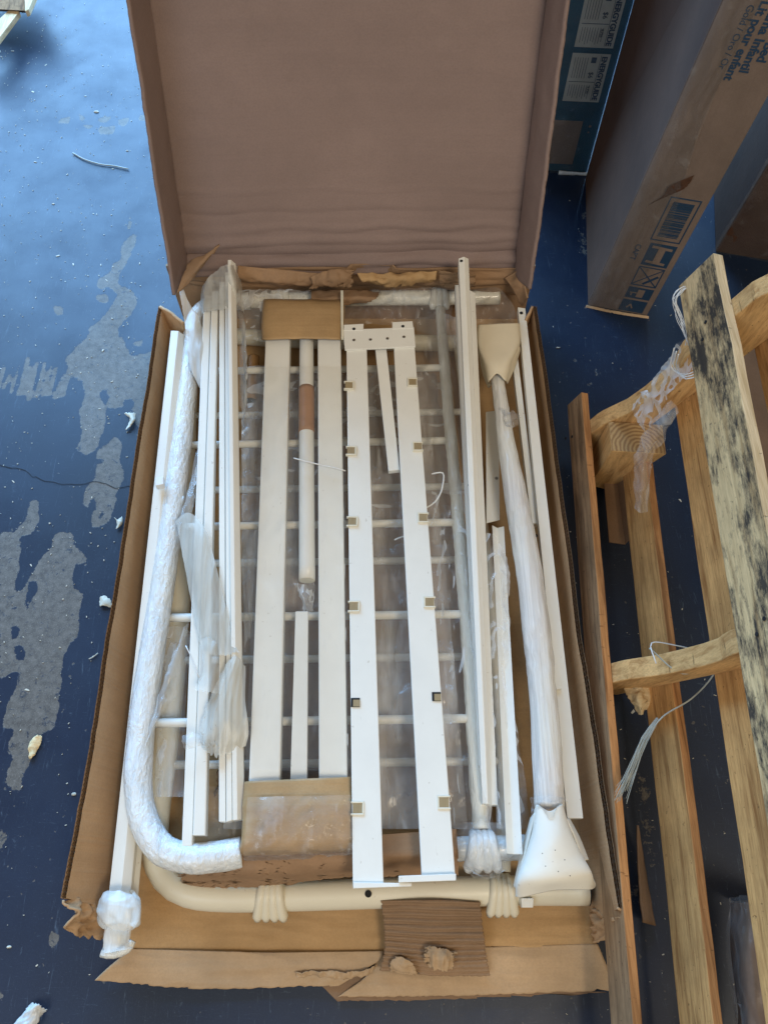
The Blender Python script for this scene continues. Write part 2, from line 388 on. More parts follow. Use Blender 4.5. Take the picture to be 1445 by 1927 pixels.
# ------------------------------------------------------------------ floor
def lin(a, b, st): return list(np.arange(a, b, st))
xs = np.array([-14, -8, -4, -2.4] + lin(-1.7, -.45, .0055) + lin(-.45, .5, .1) + lin(.5, 1.2, .02) + [1.6, 2.5, 5, 14])
ys = np.array([-8, -3, -1, -.5] + lin(-.30, 3.3, .0075) + [3.6, 4.5, 7, 14])
X, Y = np.meshgrid(xs, ys); flat = np.stack([X.ravel(), Y.ravel()], 1)
def c7(*p): return [(x * .3114, 400 + y * .3114) for x, y in p]
def c8(*p): return [(x * .4808, 1000 + y * .4808) for x, y in p]
pos = [c7((800,130),(835,125),(820,190),(800,230),(770,300),(740,350),(715,380),(720,440),(780,460),(825,500),(828,560),(790,620),(720,690),(715,740),(760,790),(790,870),(850,860),(915,840),(1020,800),(960,1320),(870,1340),(830,1290),(790,1150),(750,1180),(700,1190),(650,1170),(600,1100),(640,1180),(640,1280),(600,1390),(570,1450),(510,1470),(470,1420),(500,1340),(480,1200),(520,1100),(500,1020),(430,990),(400,880),(470,810),(540,740),(540,690),(600,660),(650,600),(690,540),(710,490),(660,450),(620,470),(580,440),(600,400),(680,350),(680,310),(730,290),(740,190)),
       c7((780,20),(800,15),(795,80),(770,110)), c7((580,500),(650,490),(665,520),(640,555),(590,530)),
       c7((700,1345),(740,1390),(720,1480),(755,1580),(740,1640),(700,1700),(700,1780),(640,1890),(560,1900),(545,1850),(590,1780),(570,1700),(530,1790),(500,1770),(530,1650),(580,1610),(590,1440),(650,1400)),
       c7((185,1740),(235,1740),(240,1860),(200,1940),(60,1960),(150,1870)),
       c8((0,0),(52,0),(73,10),(80,60),(75,140),(60,200),(60,240),(90,230),(120,180),(160,110),(200,60),(210,20),(235,0),(285,0),(290,60),(340,90),(345,130),(300,120),(285,170),(290,220),(330,250),(310,320),(310,420),(270,440),(245,520),(235,620),(225,750),(160,800),(120,900),(90,960),(85,1010),(45,1010),(22,980),(50,890),(30,850),(60,780),(10,780),(20,700),(60,620),(75,540),(0,580)),
       c7((330,560),(385,575),(390,610),(345,625),(322,590)), c7((350,650),(400,655),(380,672)), c7((800,780),(870,770),(860,805),(805,805)),
       [(110,225),(135,218),(130,232),(112,232)], [(148,214),(160,216),(158,230),(150,225)], [(185,222),(212,218),(200,232),(186,230)], [(222,225),(246,222),(236,240),(224,236)], [(152,236),(180,234),(170,244)], [(186,240),(220,236),(215,252),(188,254)], [(262,218),(276,216),(276,228),(262,226)],
       [(1096,395),(1104,400),(1098,440),(1105,475),(1096,490),(1088,480),(1092,440)], [(1118,690),(1135,700),(1125,712),(1108,705)], [(1105,715),(1120,722),(1110,735)],
       [(1165,1690),(1200,1640),(1215,1700),(1180,1730)], [(1190,1450),(1210,1440),(1225,1560),(1235,1640),(1215,1640),(1200,1560)],
       [(1330,1490),(1360,1470),(1375,1440),(1385,1430),(1370,1475),(1340,1500)], [(0,1860),(12,1875),(5,1890),(-10,1880)], [(0,1560),(15,1570),(5,1600),(-10,1590)], [(95,1745),(115,1760),(100,1790),(88,1780)]]
for k, x0 in enumerate([6, 20, 36, 50, 58, 66, 82, 96, 104, 118, 130]):
    wd = [5, 4, 3, 7, 8, 6, 5, 3, 5, 4, 5][k]; y0 = [690, 700, 685, 672, 690, 678, 674, 680, 690, 705, 690][k]; y1 = [745, 735, 740, 748, 742, 755, 750, 748, 745, 750, 745][k]
    pos.append([(x0, y0), (x0 + wd + 2, y0), (x0 + wd - 13, y1), (x0 - 19, y1)])
neg = [c7((640,850),(665,850),(660,880),(640,875)), c7((750,1130),(790,1120),(815,1160),(780,1200),(750,1170)), c7((600,1090),(640,1060),(665,1120),(640,1150)), c7((640,450),(665,445),(665,490),(645,480)),
       c8((30,1150)), c8((42,375),(75,365),(80,410),(50,430)), c8((60,450),(100,450),(95,510),(65,500)), c8((120,190),(150,200),(145,240),(105,310),(100,270)), c7((590,1490),(640,1490),(630,1520),(590,1510)), c7((590,1850),(630,1790),(635,1830),(600,1870))]
def inside(poly, pts):
    res = np.zeros(len(pts), bool); n = len(poly)
    for i in range(n):
        x1, y1 = poly[i]; x2, y2 = poly[(i + 1) % n]
        c = (y1 > pts[:, 1]) != (y2 > pts[:, 1])
        with np.errstate(divide='ignore', invalid='ignore'):
            xx = (x2 - x1) * (pts[:, 1] - y1) / (y2 - y1) + x1
        res ^= c & (pts[:, 0] < xx)
    return res
msk = np.zeros(len(flat))
for pl in pos: msk[inside([tuple(P(a, b, 0)[:2]) for a, b in pl], flat)] = 1
for pl in neg:
    if len(pl) > 2: msk[inside([tuple(P(a, b, 0)[:2]) for a, b in pl], flat)] = 0
g = msk.reshape(X.shape)
for _ in range(2):
    g = (np.roll(g, 1, 0) + np.roll(g, -1, 0) + np.roll(g, 1, 1) + np.roll(g, -1, 1) + 2 * g) / 6
ny, nx = X.shape
me = bpy.data.meshes.new('floor')
me.from_pydata([(a, b, 0) for a, b in flat], [], [(j * nx + i, j * nx + i + 1, (j + 1) * nx + i + 1, (j + 1) * nx + i) for j in range(ny - 1) for i in range(nx - 1)])
at = me.attributes.new('flake', 'FLOAT', 'POINT'); at.data.foreach_set('value', (.12 + g.ravel() * .76).astype(np.float32))
me.materials.append(M['floor']); fl = bpy.data.objects.new('floor', me); C.objects.link(fl)
tag(fl, kind='structure')
# crack: thin groove strip
def ribbon_flat(pts, wid, z):
    V = []; n = len(pts)
    for i, p in enumerate(pts):
        d = (pts[min(i + 1, n - 1)] - pts[max(i - 1, 0)]).normalized(); s_ = Vector((-d.y, d.x, 0)) * wid * (.6 + .5 * abs(noise.noise(p * 60)))
        V += [p + s_ + Vector((0, 0, z)), p - s_ + Vector((0, 0, z))]
    return V, [(2 * i, 2 * i + 2, 2 * i + 3, 2 * i + 1) for i in range(n - 1)]
cr = [P(x, y, 0) for x, y in ((-40,868),(0,876),(30,882),(48,884),(62,896),(85,904),(110,911),(135,912),(160,911),(178,908),(200,911),(218,918),(240,917),(262,914))]
crp = smoothpath(cr, .01); crp = [p + Vector((0, noise.noise(p * 55) * .006, 0)) for p in crp]
v, f = ribbon_flat(crp, .0011, .0012); tag(mk('floor_crack', v, f, 'hole'), kind='structure')

# ------------------------------------------------------------------ the open carton
box = thing('open_carton', 'long open cardboard carton full of white bed parts, lid standing up behind it', 'cardboard box', (-.08, .66, 0.0))
zr = .18
def wall(name, top, bot, nrm, mat):
    """top/bot: lists of points; outer liner, inner liner and flutes between"""
    n = len(top) - 1; nn = 90
    th = .009
    def samp(ps, t):
        x = min(t * n, n - 1e-6); i = int(x); return ps[i] + (ps[i + 1] - ps[i]) * (x - i)
    tp = [samp(top, i / nn) + Vector((0, 0, .0022 * noise.noise(Vector((i * .7, 1, 2))))) for i in range(nn + 1)]
    bt = [samp(bot, i / nn) for i in range(nn + 1)]
    out = []
    for k in (0, 1):
        V = []; m = 8
        for j in range(m + 1):
            for i in range(nn + 1):
                p = tp[i].lerp(bt[i], j / m); V.append(p + nrm * (k * th + .003 * noise.noise(p * 5) + .001 * noise.noise(p * 30) + .0012 * crum(p, 2, 9)))
        W = nn + 1
        out.append((V, [(j * W + i, j * W + i + 1, (j + 1) * W + i + 1, (j + 1) * W + i) for j in range(m) for i in range(nn)]))
    o = mk(name, *out[0], mat, box, smooth=True); mk('outer_liner', *out[1], mat, o, smooth=True)
    e = [Vector(out[0][0][i]) for i in range(nn + 1)]
    v, f = fluted(e, nrm, Vector((0, 0, -1)), .012, th, .0085, 2)
    tag(mk('fluting', v, f, 'card_dark', o, smooth=False), kind='stuff')
    return o
Lt = pw(zr, (305,575),(283,720),(252,920),(222,1120),(186,1350),(150,1570),(126,1690)); Lb = pw(.012, (352,640),(330,760),(305,940),(285,1120),(262,1350),(245,1570),(228,1715))
wall('side_wall', Lt, Lb, Vector((-1, 0, .1)), 'card_wall')
Rt = pw(zr, (1003,575),(1023,720),(1050,920),(1076,1120),(1108,1350),(1140,1570),(1163,1710)); Rb = pw(.012, (985,640),(1003,760),(1022,940),(1045,1120),(1068,1350),(1090,1570),(1110,1730))
wall('side_wall', Rt, Rb, Vector((1, 0, .1)), 'card_wall')
# crushed near corners of both side walls
for sgn, rows, sd in ((-1, [[(126,1690,.18),(170,1694,.10),(226,1700,.03)],[(146,1716,.168),(165,1716,.11),(226,1716,.03)],[(122,1738,.165),(160,1735,.10),(222,1735,.03)],[(126,1752,.14),(160,1768,.09),(218,1768,.03)]], 3),
                      (1, [[(1163,1710,.18),(1140,1712,.10),(1110,1715,.03)],[(1169,1728,.17),(1140,1732,.11),(1112,1732,.03)],[(1170,1748,.172),(1150,1752,.09),(1114,1750,.03)],[(1174,1764,.165),(1150,1768,.08),(1116,1772,.03)]], 5)):
    sheet('crushed_corner', grid(rows), 36, 30, 'card_wall', box, thick=.004, amp=.012, freq=26, seed=sd, rag=.12, ragfreq=9, sides='b' if sgn < 0 else '', aniso=(.5, 2, 1))
# floor panel of the carton
def folds(u, v): return .0022 * math.sin(v * 9 + math.sin(u * 5) * 1.5) * (0.3 + v)
sheet('bottom_panel', grid([[(352,560,.012),(670,560,.012),(985,560,.012)],[(300,1100,.012),(670,1100,.012),(1040,1100,.012)],[(238,1600,.012),(670,1600,.014),(1100,1600,.012)],[(222,1790,.022),(650,1795,.02),(1122,1778,.022)]]), 110, 150, 'card_in', box, thick=.005, amp=.004, freq=12, seed=4, aniso=(.35, 1.6, 1), fn=folds)
# front flap folded out onto the floor (two torn halves) + layer under it
sheet('front_flap', grid([[(245,1785,.026),(480,1792,.028),(722,1790,.026)],[(214,1812,.030),(460,1822,.030),(712,1808,.028)],[(178,1846,.020),(400,1862,.018),(636,1856,.020)]]), 90, 26, 'card_flap', box, thick=.004, amp=.005, freq=16, seed=8, rag=.05, ragfreq=30, sides='b', aniso=(.4, 1.6, 1))
sheet('front_flap', grid([[(716,1796,.024),(920,1782,.026),(1124,1776,.026)],[(690,1836,.020),(900,1824,.028),(1142,1818,.024)],[(634,1878,.016),(880,1874,.018),(1162,1864,.020)]]), 90, 26, 'card_flap', box, thick=.004, amp=.005, freq=14, seed=9, rag=.05, ragfreq=24, sides='b', aniso=(.4, 1.6, 1))
sheet('front_flap_liner', grid([[(560,1826,.012),(640,1826,.012),(712,1822,.012)],[(600,1850,.010),(660,1852,.010),(740,1850,.010)],[(636,1884,.007),(800,1882,.007),(1150,1868,.007)]]), 50, 14, 'card_dark', box, thick=.004, amp=.003, freq=20, seed=19, rag=.08, sides='tb')
# torn rim of the near flap edge: curled liner strips
sheet('torn_strip', grid([[(555,1828,.034),(600,1826,.036),(660,1826,.034),(706,1820,.034)],[(560,1838,.026),(610,1838,.03),(650,1842,.026),(700,1832,.026)]]), 50, 6, 'card_flap', box, thick=.001, amp=.008, freq=50, seed=13, rag=.3, sides='tb')
# lid with its two side flaps
LA = R(64); t = Vector((0, math.cos(LA), math.sin(LA))); nl = Vector((0, -math.sin(LA), math.cos(LA)))
L0 = Vector((-.507, 1.455, .20)); R0 = Vector((.340, 1.474, .20)); LL = 1.36
def lidfold(u, v):
    s_ = v * LL
    a = 0
    for c, k, wd in ((.03, .010, .007), (.055, -.008, .008), (.085, .006, .006), (.118, .005, .006), (.155, -.003, .007), (.21, .0015, .005)):
        c2 = c + .012 * noise.noise(Vector((u * 5, c * 40, 1)))
        a += k * math.exp(-((s_ - c2) / wd) ** 2) * (.6 + .8 * noise.noise(Vector((u * 7, c * 30, 3))) + .3)
    return a
rowsL = [[L0 + t * (LL * k / 6) + Vector((.018 * k / 6, 0, 0)), (L0 + R0) / 2 + t * (LL * k / 6) + nl * (-.012 * math.sin(k)), R0 + t * (LL * k / 6) + Vector((.018 * k / 6, 0, 0))] for k in range(7)]
lid = sheet('lid', rowsL, 120, 260, 'card_lid', box, thick=.007, amp=.0035, freq=7, seed=21, fn=lidfold, aniso=(.5, 1.2, 1.2))
for k, (B0, sg) in enumerate(((L0, -1), (R0, 1))):
    rr = []
    for i in range(7):
        b = B0 + t * (LL * i / 6) + Vector((.018 * i / 6 + sg * .004, 0, 0)); rr.append([b, b + nl * .065 + Vector((sg * .004, 0, 0)), b + nl * .13 + Vector((sg * .010 + (.012 if sg > 0 else 0), 0, 0))])
    sheet('lid_side_flap', rr, 14, 240, 'card_lid', box, thick=.007, amp=.003, freq=9, seed=31 + k, rag=.03, ragfreq=60, sides='r')
# dark scored crease along each lid fold
for B0, sg in ((L0, -1), (R0, 1)):
    pass
# crumpled back wall below the hinge, its torn top edges
sheet('back_wall', grid([[(352,500,.22),(520,500,.22),(700,500,.23),(860,500,.22),(985,505,.22)],[(352,535,.15),(520,538,.17),(700,530,.15),(860,540,.16),(985,535,.15)],[(352,572,.006),(520,574,.006),(700,574,.006),(860,574,.006),(985,576,.006)]]), 120, 34, 'card', box, thick=.004, amp=.016, freq=12, seed=41, aniso=(.3, 2, 2))
mk('back_light_block', *bxd((-.565, 1.476, .002), (.392, 1.484, .215)), 'card', box)  # unseen panel added to stop door light leaking under the back wall
sheet('torn_back_flap', grid([[(448,500,.26),(560,510,.25),(640,520,.24)],[(448,520,.24),(540,530,.23),(640,532,.215)],[(450,530,.21),(540,536,.21),(610,538,.20)]]), 60, 14, 'card', box, thick=.003, amp=.006, freq=30, seed=43, rag=.15, ragfreq=9, sides='b')
sheet('torn_back_flap', grid([[(585,520,.25),(625,508,.27),(668,508,.26)],[(590,532,.235),(625,525,.26),(668,520,.25)],[(580,545,.21),(625,540,.23),(664,540,.22)]]), 40, 14, 'card', box, thick=.002, amp=.010, freq=30, seed=44, rag=.2, ragfreq=8, sides='br')
sheet('torn_back_flap', grid([[(672,514,.26),(760,515,.25),(822,510,.25)],[(680,528,.25),(760,524,.25),(820,520,.24)],[(690,530,.22),(740,540,.22),(815,530,.22)]]), 60, 14, 'card_in', box, thick=.002, amp=.009, freq=24, seed=46, rag=.25, ragfreq=10, sides='b')
sheet('torn_back_flap', grid([[(826,506,.25),(860,510,.25),(894,512,.25)],[(826,525,.22),(860,528,.22),(894,532,.22)],[(828,538,.19),(860,542,.19),(894,540,.19)]]), 40, 20, 'card_wet', box, thick=.002, amp=.010, freq=36, seed=47, rag=.12, ragfreq=9, sides='t', aniso=(.2, 2, 2))
# folded gusset panels in the two far corners
tri = [P(333,552,.30), P(352,500,.30), P(415,462,.36), P(372,512,.28)]
sheet('corner_gusset', [[P(333,552,.27), P(350,505,.30), P(360,490,.31)], [P(352,538,.27), P(375,500,.32), P(390,476,.34)], [P(362,528,.26), P(392,490,.32), P(414,462,.355)]], 20, 20, 'card', box, thick=.006, amp=.005, freq=25, seed=51)
sheet('corner_gusset', [[P(950,522,.20), P(966,512,.215), P(972,508,.225)], [P(966,545,.17), P(980,532,.19), P(986,525,.20)], [P(984,575,.13), P(990,565,.16), P(995,560,.18)]], 20, 20, 'card', box, thick=.005, amp=.004, freq=25, seed=52)
sheet('end_flap', [[P(303,574,.182), P(325,588,.182), P(348,606,.18)], [P(308,590,.15), P(325,604,.15), P(350,622,.14)], [P(318,640,.03), P(330,655,.03), P(352,670,.02)]], 16, 16, 'card_wall', box, thick=.007, amp=.003, freq=25, seed=53)
sheet('end_flap', [[P(986,610,.16), P(996,592,.175), P(1004,577,.18)], [P(986,630,.10), P(994,612,.12), P(1000,600,.13)]], 12, 12, 'card_wall', box, thick=.006, amp=.002, freq=25, seed=54)
# inner liner flaps seen between the parts
il = thing('inner_card_strip', 'torn brown cardboard strip lying across the carton under the white bars', 'cardboard', P(560,1640,.012))
sheet('card_strip', grid([[(318,1620,.07),(480,1585,.135),(660,1575,.145),(858,1560,.14)],[(330,1645,.08),(480,1636,.14),(660,1622,.145),(862,1606,.14)],[(338,1668,.07),(480,1672,.075),(660,1652,.075),(862,1648,.07)]]), 110, 30, 'card', il, thick=0, amp=.0045, freq=14, seed=61, rag=.10, ragfreq=30, sides='lb', aniso=(.4, 2, 1))
tag(sheet('torn_card_piece', grid([[(716,1694,.075),(810,1692,.085),(904,1697,.078)],[(722,1745,.062),(815,1750,.066),(910,1750,.06)],[(722,1790,.05),(818,1800,.052),(916,1798,.048)],[(714,1826,.036),(820,1836,.036),(922,1836,.036)]]), 70, 90, 'card_wet', None, thick=.003, fn=lambda u, v: .0024 * math.sin(v * 85 + .7 * noise.noise(Vector((u * 2.5, v * 5, 0)))) * (1.0 if v < .75 else .4), amp=.006, freq=14, seed=63, rag=.03, ragfreq=30, sides='lrb', aniso=(.3, 1.5, 1)), 'square of dark creased corrugated cardboard hanging over the front edge of the carton', 'cardboard')
tag(sheet('torn_card_scrap', grid([[(800,1778,.066),(830,1782,.072),(862,1792,.064)],[(798,1800,.07),(828,1806,.078),(856,1808,.066)],[(804,1818,.06),(830,1828,.064),(850,1820,.056)]]), 26, 26, 'card_flap', None, thick=.0015, amp=.010, freq=34, seed=64, rag=.22, ragfreq=8, sides='lrbt', aniso=(2, .5, 1)), 'pale torn scrap of ribbed paper curled on the dark creased cardboard square', 'paper')
tag(sheet('torn_paper_scrap', grid([[(742,1800,.058),(760,1802,.066),(780,1814,.058)],[(732,1818,.05),(755,1822,.056),(785,1826,.05)],[(735,1832,.042),(760,1832,.046),(790,1832,.042)]]), 24, 20, 'card_flap', None, thick=.0015, amp=.008, freq=34, seed=65, rag=.2, ragfreq=8, sides='lrb'), 'small brown torn paper scrap left of the ribbed scrap on the creased cardboard square', 'paper')

# ------------------------------------------------------------------ bed end frames (wrapped one on top, bare one below)
def shell(parent, px, py, z, w_, h_, mat, n=4, rt=.027):
    """fluted shell clamped over the tube: ribs run over it and fan out on the near side"""
    c = P(px, py, z); parts = []
    for k in range(n):
        o = (k - (n - 1) / 2) / n
        pts = [c + Vector((o * w_ * .62, rt * .9, 0)), c + Vector((o * w_ * .66, rt * .6, rt * .80)), c + Vector((o * w_ * .78, -rt * .1, rt * 1.02)),
               c + Vector((o * w_ * .92, -rt * .85, rt * .62)), c + Vector((o * w_ * 1.06, -h_ * .55, rt * .2)), c + Vector((o * w_ * 1.1, -h_ * .62, -rt * .1))]
        parts.append(tubed(pts, lambda t: w_ / n * (.52 + .16 * t) * (1 if t < .93 else .72), seg=16, step=.004))
    v, f = merge(parts); return mk('shell_ornament', v, f, mat, parent, smooth=True)
h2 = thing('bed_end_frame', 'bare cream tubular bed end lowest in the carton, its bottom tube showing near the front', 'bed frame', P(600,1200,.012), 'tubular bed ends stacked in the carton')
zz = .052
tube('curved_tube', pw(zz, (400,620),(362,640),(352,760),(342,1000),(330,1220),(312,1400),(296,1520),(292,1600),(312,1652),(356,1680),(430,1688),(560,1686),(760,1680),(960,1676),(1104,1676)), .0265, 'cream', h2, seg=26, step=.02)
tube('leg', pw(zz, (400,630),(560,640),(760,645),(870,646)), .022, 'cream', h2, seg=20, step=.04)
tube('cross_rail', pw(zz, (862,640),(890,860),(915,1060),(935,1260),(948,1460),(946,1640)), .015, 'cream', h2, seg=18, step=.03)
for y0, x1 in ((775,872),(915,890),(1053,905),(1235,925),(1432,940)):
    tube('spindle', pw(zz, (float(np.interp(y0, (760,1000,1220,1432), (352,342,330,308))),y0 + 8),(x1,y0)), .0088, 'white', h2, seg=12, step=.1)
shell(h2, 512, 1684, zz, .060, .066, 'cream'); shell(h2, 942, 1676, zz, .056, .066, 'cream')
disc('tube_hole', P(693,1682,zz + .0266), .0065, 'hole', h2)
disc('tube_end', P(1106,1676,zz) , .0262, 'hole', h2, nrm=(1, 0, 0), h=.0004)

h1 = thing('bed_end_frame', 'bed end wrapped in white foam film, its fat curved tube along the carton left side', 'bed frame', P(600,1100,.012), 'tubular bed ends stacked in the carton')
zz = .115
tube('curved_tube', pw(zz + .015, (470,566),(405,572),(368,606),(356,700),(342,830),(326,960),(305,1110),(283,1250),(266,1380),(261,1480),(275,1552),(306,1598),(355,1614),(410,1612),(456,1604)), lambda t: .0235 + .004 * t, 'wrap', h1, seg=56, step=.0035, wr=.0013, freq=70, spiral=9)
tube('leg', pw(zz, (470,566),(560,564),(700,561),(860,560),(938,559)), .0200, 'wrap_warm', h1, seg=28, step=.006, wr=.0012, freq=60)
disc('tube_end', P(939,559,zz), .0198, 'cream', h1, nrm=(1, 0, 0), h=.001)
tube('leg', pw(zz, (456,1604),(660,1600),(870,1598),(1000,1594)), .0225, 'wrap', h1, seg=28, step=.006, wr=.002, freq=60)
tube('cross_rail', pw(zz, (828,580),(836,680),(846,800),(858,930),(870,1080),(884,1250),(893,1400),(904,1560)), lambda t: .0135 + .002 * t, 'wrap_warm', h1, seg=26, step=.006, wr=.0018, freq=70)
def x_tube(y): return float(np.interp(y, (566,606,700,830,960,1110,1250,1380), (405,368,356,342,326,305,283,266)))
for y0, xr, yr in ((696,838,692),(835,848,829),(989,860,983),(1160,873,1156),(1358,890,1352)):
    tube('spindle', pw(zz, (x_tube(y0),y0 + 3),(xr,yr)), .0092, 'white', h1, seg=14, step=.1)
shell(h1, 826, 560, zz, .05, .06, 'wrap_warm', n=3, rt=.021); shell(h1, 528, 562, zz, .055, .05, 'wrap_warm', n=3, rt=.021)
shell(h1, 906, 1594, zz, .066, .062, 'wrap', n=4)

# ------------------------------------------------------------------ left side: long rail, wrapped bars
r1 = thing('side_rail', 'longest white rail on the far left, ending in a foam sock past the carton', 'bed rail', P(290,1200,.012))
profbar('rail', (322,622), (345,624), (193,1792), (232,1792), .165, .115, [(0, -.028), (0, 0), (.62, .0015), (1, -.012), (1, -.028)], 'white', r1)
profbar('rail_flange', (343,632), (349,632), (232,1745), (252,1745), .150, .085, [(0, -.012), (0, 0), (.5, .001), (1, -.010), (1, -.014)], 'white', r1)
sheet('foam_sock', [[P(227 + w_ * math.cos(q), yy + 3 * math.sin(q * 2), .128 + .00085 * w_ * math.sin(q)) for q in [math.pi * 2 * i / 14 for i in range(15)]] for w_, yy in ((24, 1680), (36, 1690), (41, 1706), (42, 1722), (38, 1738), (27, 1748))], 60, 40, 'film_milk', r1, amp=.008, freq=20, seed=71)
sheet('foam_sock', [[P(x0 + w_ * math.cos(q), yy - 5 * math.cos(q), .112 + .00075 * w_ * math.sin(q)) for q in [math.pi * 2 * i / 12 for i in range(13)]] for w_, yy, x0 in ((24, 1740, 222), (26, 1758, 221), (26, 1776, 221), (31, 1790, 222))], 40, 24, 'film_milk', r1, amp=.003, freq=22, seed=72)
tube('sock_lip', pw(.118, (192,1793),(215,1796),(240,1786),(250,1770)), .0075, 'wrap', r1, seg=14, step=.008, wr=.001)
slab('plastic_clip', [(292,900),(308,897),(308,911),(293,914)], .176, .02, 'tie', r1)

tube('film_tail', pw(.14, (330,990),(338,960),(345,935)), .004, 'wrap', h1, seg=8)
bars = [((384,556),(398,556),(342,1592),(362,1592),.205,.150,'thin white steel bar, leftmost of the foam-wrapped bundle'),
        ((399,548),(411,546),(363,1572),(387,1572),.225,.158,'white steel bar second from the left in the foam-wrapped bundle'),
        ((413,530),(423,530),(412,1546),(425,1547),.24,.160,'white steel bar right of the dark gap in the foam-wrapped bundle'),
        ((424,512),(431,512),(426,1547),(437,1544),.265,.165,'narrow ridged bar in the middle of the foam-wrapped bundle'),
        ((429,489),(442,488),(438,1544),(458,1541),.30,.168,'bar along the right edge of the foam-wrapped bundle, reaching farthest up')]
for q in bars:
    o = profbar('steel_bar', *q[:4], q[4], q[5], [(0, -.022), (0, -.0015), (.08, 0), (.92, 0), (1, -.0015), (1, -.022)] if 'right edge' not in q[6] else [(0, -.022), (0, 0), (.45, 0), (1, -.014), (1, -.022)], 'white')
    tag(o, q[6], 'steel bar', 'steel bars in the foam-wrapped bundle')
tag(sheet('foam_sleeve', [[P(x, y, z) for x, z in ((378,.15),(386,.200),(400,.206),(418,.210),(436,.214),(450,.205),(456,.14))] for y in (0,)] if 0 else
    [[P(380,548,.18), P(386,530,.25), P(404,512,.28), P(420,500,.305), P(432,497,.315), P(448,500,.25)],
     [P(379,566,.17), P(384,560,.225), P(404,555,.250), P(424,548,.275), P(446,540,.285), P(455,545,.20)],
     [P(382,596,.16), P(386,588,.21), P(404,585,.232), P(424,582,.250), P(448,575,.262), P(460,592,.17)]], 50, 40, 'film_soft', None, amp=.005, freq=22, seed=81, rag=.06, ragfreq=10, sides='bt'), 'milky foam sleeve over the upper ends of the wrapped bar bundle', 'foam wrap')
tag(sheet('foam_sheet', grid([[(332,980,.17),(352,965,.19),(372,975,.20),(392,1005,.20)],[(352,1085,.18),(372,1075,.20),(396,1085,.205),(418,1110,.20)],[(366,1165,.185),(385,1170,.20),(410,1185,.205),(438,1200,.20)],[(378,1215,.19),(395,1232,.20),(420,1235,.205),(450,1228,.20)]]), 60, 90, 'foam', None, amp=.0025, freq=16, seed=82, fn=lambda u, v: .0004 * math.sin(u * 42) * v, rag=.05, ragfreq=14, sides='b', aniso=(2, .4, 1)), 'ribbed sheet of white foam draped diagonally over the wrapped bars', 'foam wrap')
tag(sheet('foam_flap', grid([[(376,1205,.20),(392,1200,.21),(408,1210,.205)],[(384,1260,.205),(398,1262,.215),(412,1258,.205)],[(368,1300,.20),(392,1304,.215),(413,1310,.20)]]), 30, 40, 'film_soft', None, amp=.005, freq=20, seed=83, rag=.06, ragfreq=6, sides='b', aniso=(2, .5, 1)), 'bluish folded flap of foam film hanging below the ribbed foam sheet', 'foam wrap')
tag(sheet('foam_cuff', grid([[(425,1250,.20),(445,1235,.205),(462,1255,.185)],[(388,1330,.19),(420,1315,.205),(462,1320,.19)],[(375,1385,.185),(415,1375,.20),(468,1375,.18)],[(380,1408,.17),(410,1428,.185),(462,1405,.17)]]), 60, 60, 'foam', None, amp=.003, freq=20, seed=84, rag=.08, ragfreq=12, sides='lb', fn=lambda u, v: .0003 * math.sin(u * 40), aniso=(2, .6, 1)), 'torn cuff of milky foam round the lower part of the wrapped bars', 'foam wrap')
tag(sheet('film_scrap', grid([[(344,1386,.18),(362,1378,.20),(386,1384,.18)],[(342,1398,.19),(362,1396,.21),(386,1400,.19)],[(348,1410,.18),(365,1408,.19),(384,1402,.18)]]), 30, 24, 'film_hazy', None, amp=.006, freq=35, seed=85, rag=.12, ragfreq=7, sides='lrbt'), 'small crumpled scrap of clear film on the left wrapped bar', 'plastic film')
tag(sheet('plastic_film', grid([[(338,548,.22),(345,545,.22),(352,560,.21)],[(348,610,.20),(370,610,.20),(386,625,.19)],[(360,690,.17),(380,690,.19),(400,700,.18)],[(392,760,.15),(400,765,.16),(404,770,.15)]]), 40, 70, 'film_milk', None, amp=.010, freq=14, seed=86, rag=.05, sides='lr', aniso=(2, .5, 1)), 'milky plastic film hanging from the left far corner of the carton beside the bundle', 'plastic film')
tag(sheet('plastic_film', grid([[(388,800,.15),(378,850,.17),(372,900,.16)],[(366,870,.16),(360,940,.175),(356,980,.165)],[(345,960,.17),(335,1010,.18),(332,1050,.17)]]), 40, 40, 'film_hazy', None, amp=.008, freq=20, seed=87), 'bluish hazy film stretched between the fat wrapped tube and the bar bundle', 'plastic film')
tag(sheet('plastic_film', grid([[(356,1170,.15),(348,1180,.16),(340,1200,.15)],[(345,1230,.15),(325,1260,.17),(305,1290,.16)],[(330,1310,.14),(300,1350,.165),(275,1400,.16)]]), 30, 60, 'film_hazy', None, amp=.008, freq=20, seed=88), 'thin blue-white strip of film crossing the fat wrapped tube', 'plastic film')
tag(sheet('plastic_film', grid([[(446,560,.18),(458,590,.17),(455,630,.16)],[(452,660,.15),(464,690,.17),(462,740,.14)],[(452,760,.14),(462,790,.15),(455,810,.13)]]), 20, 60, 'film_hazy', None, amp=.008, freq=20, seed=89), 'ragged film edge along the right side of the upper bar bundle', 'plastic film')

# brown paper tube
pt_ = thing('paper_tube', 'short brown paper tube on the carton floor between bundle and white slats', 'cardboard tube', P(475,750,.012))
tube('paper_roll', pw(.05, (478,672),(477,700),(473,752)), .0145, 'tube_card', pt_, seg=22, step=.006, wr=.0012, freq=40)
disc('tube_mouth', P(472.5,754,.05), .0130, 'hole', pt_, nrm=(0, -1, 0), h=.0006)

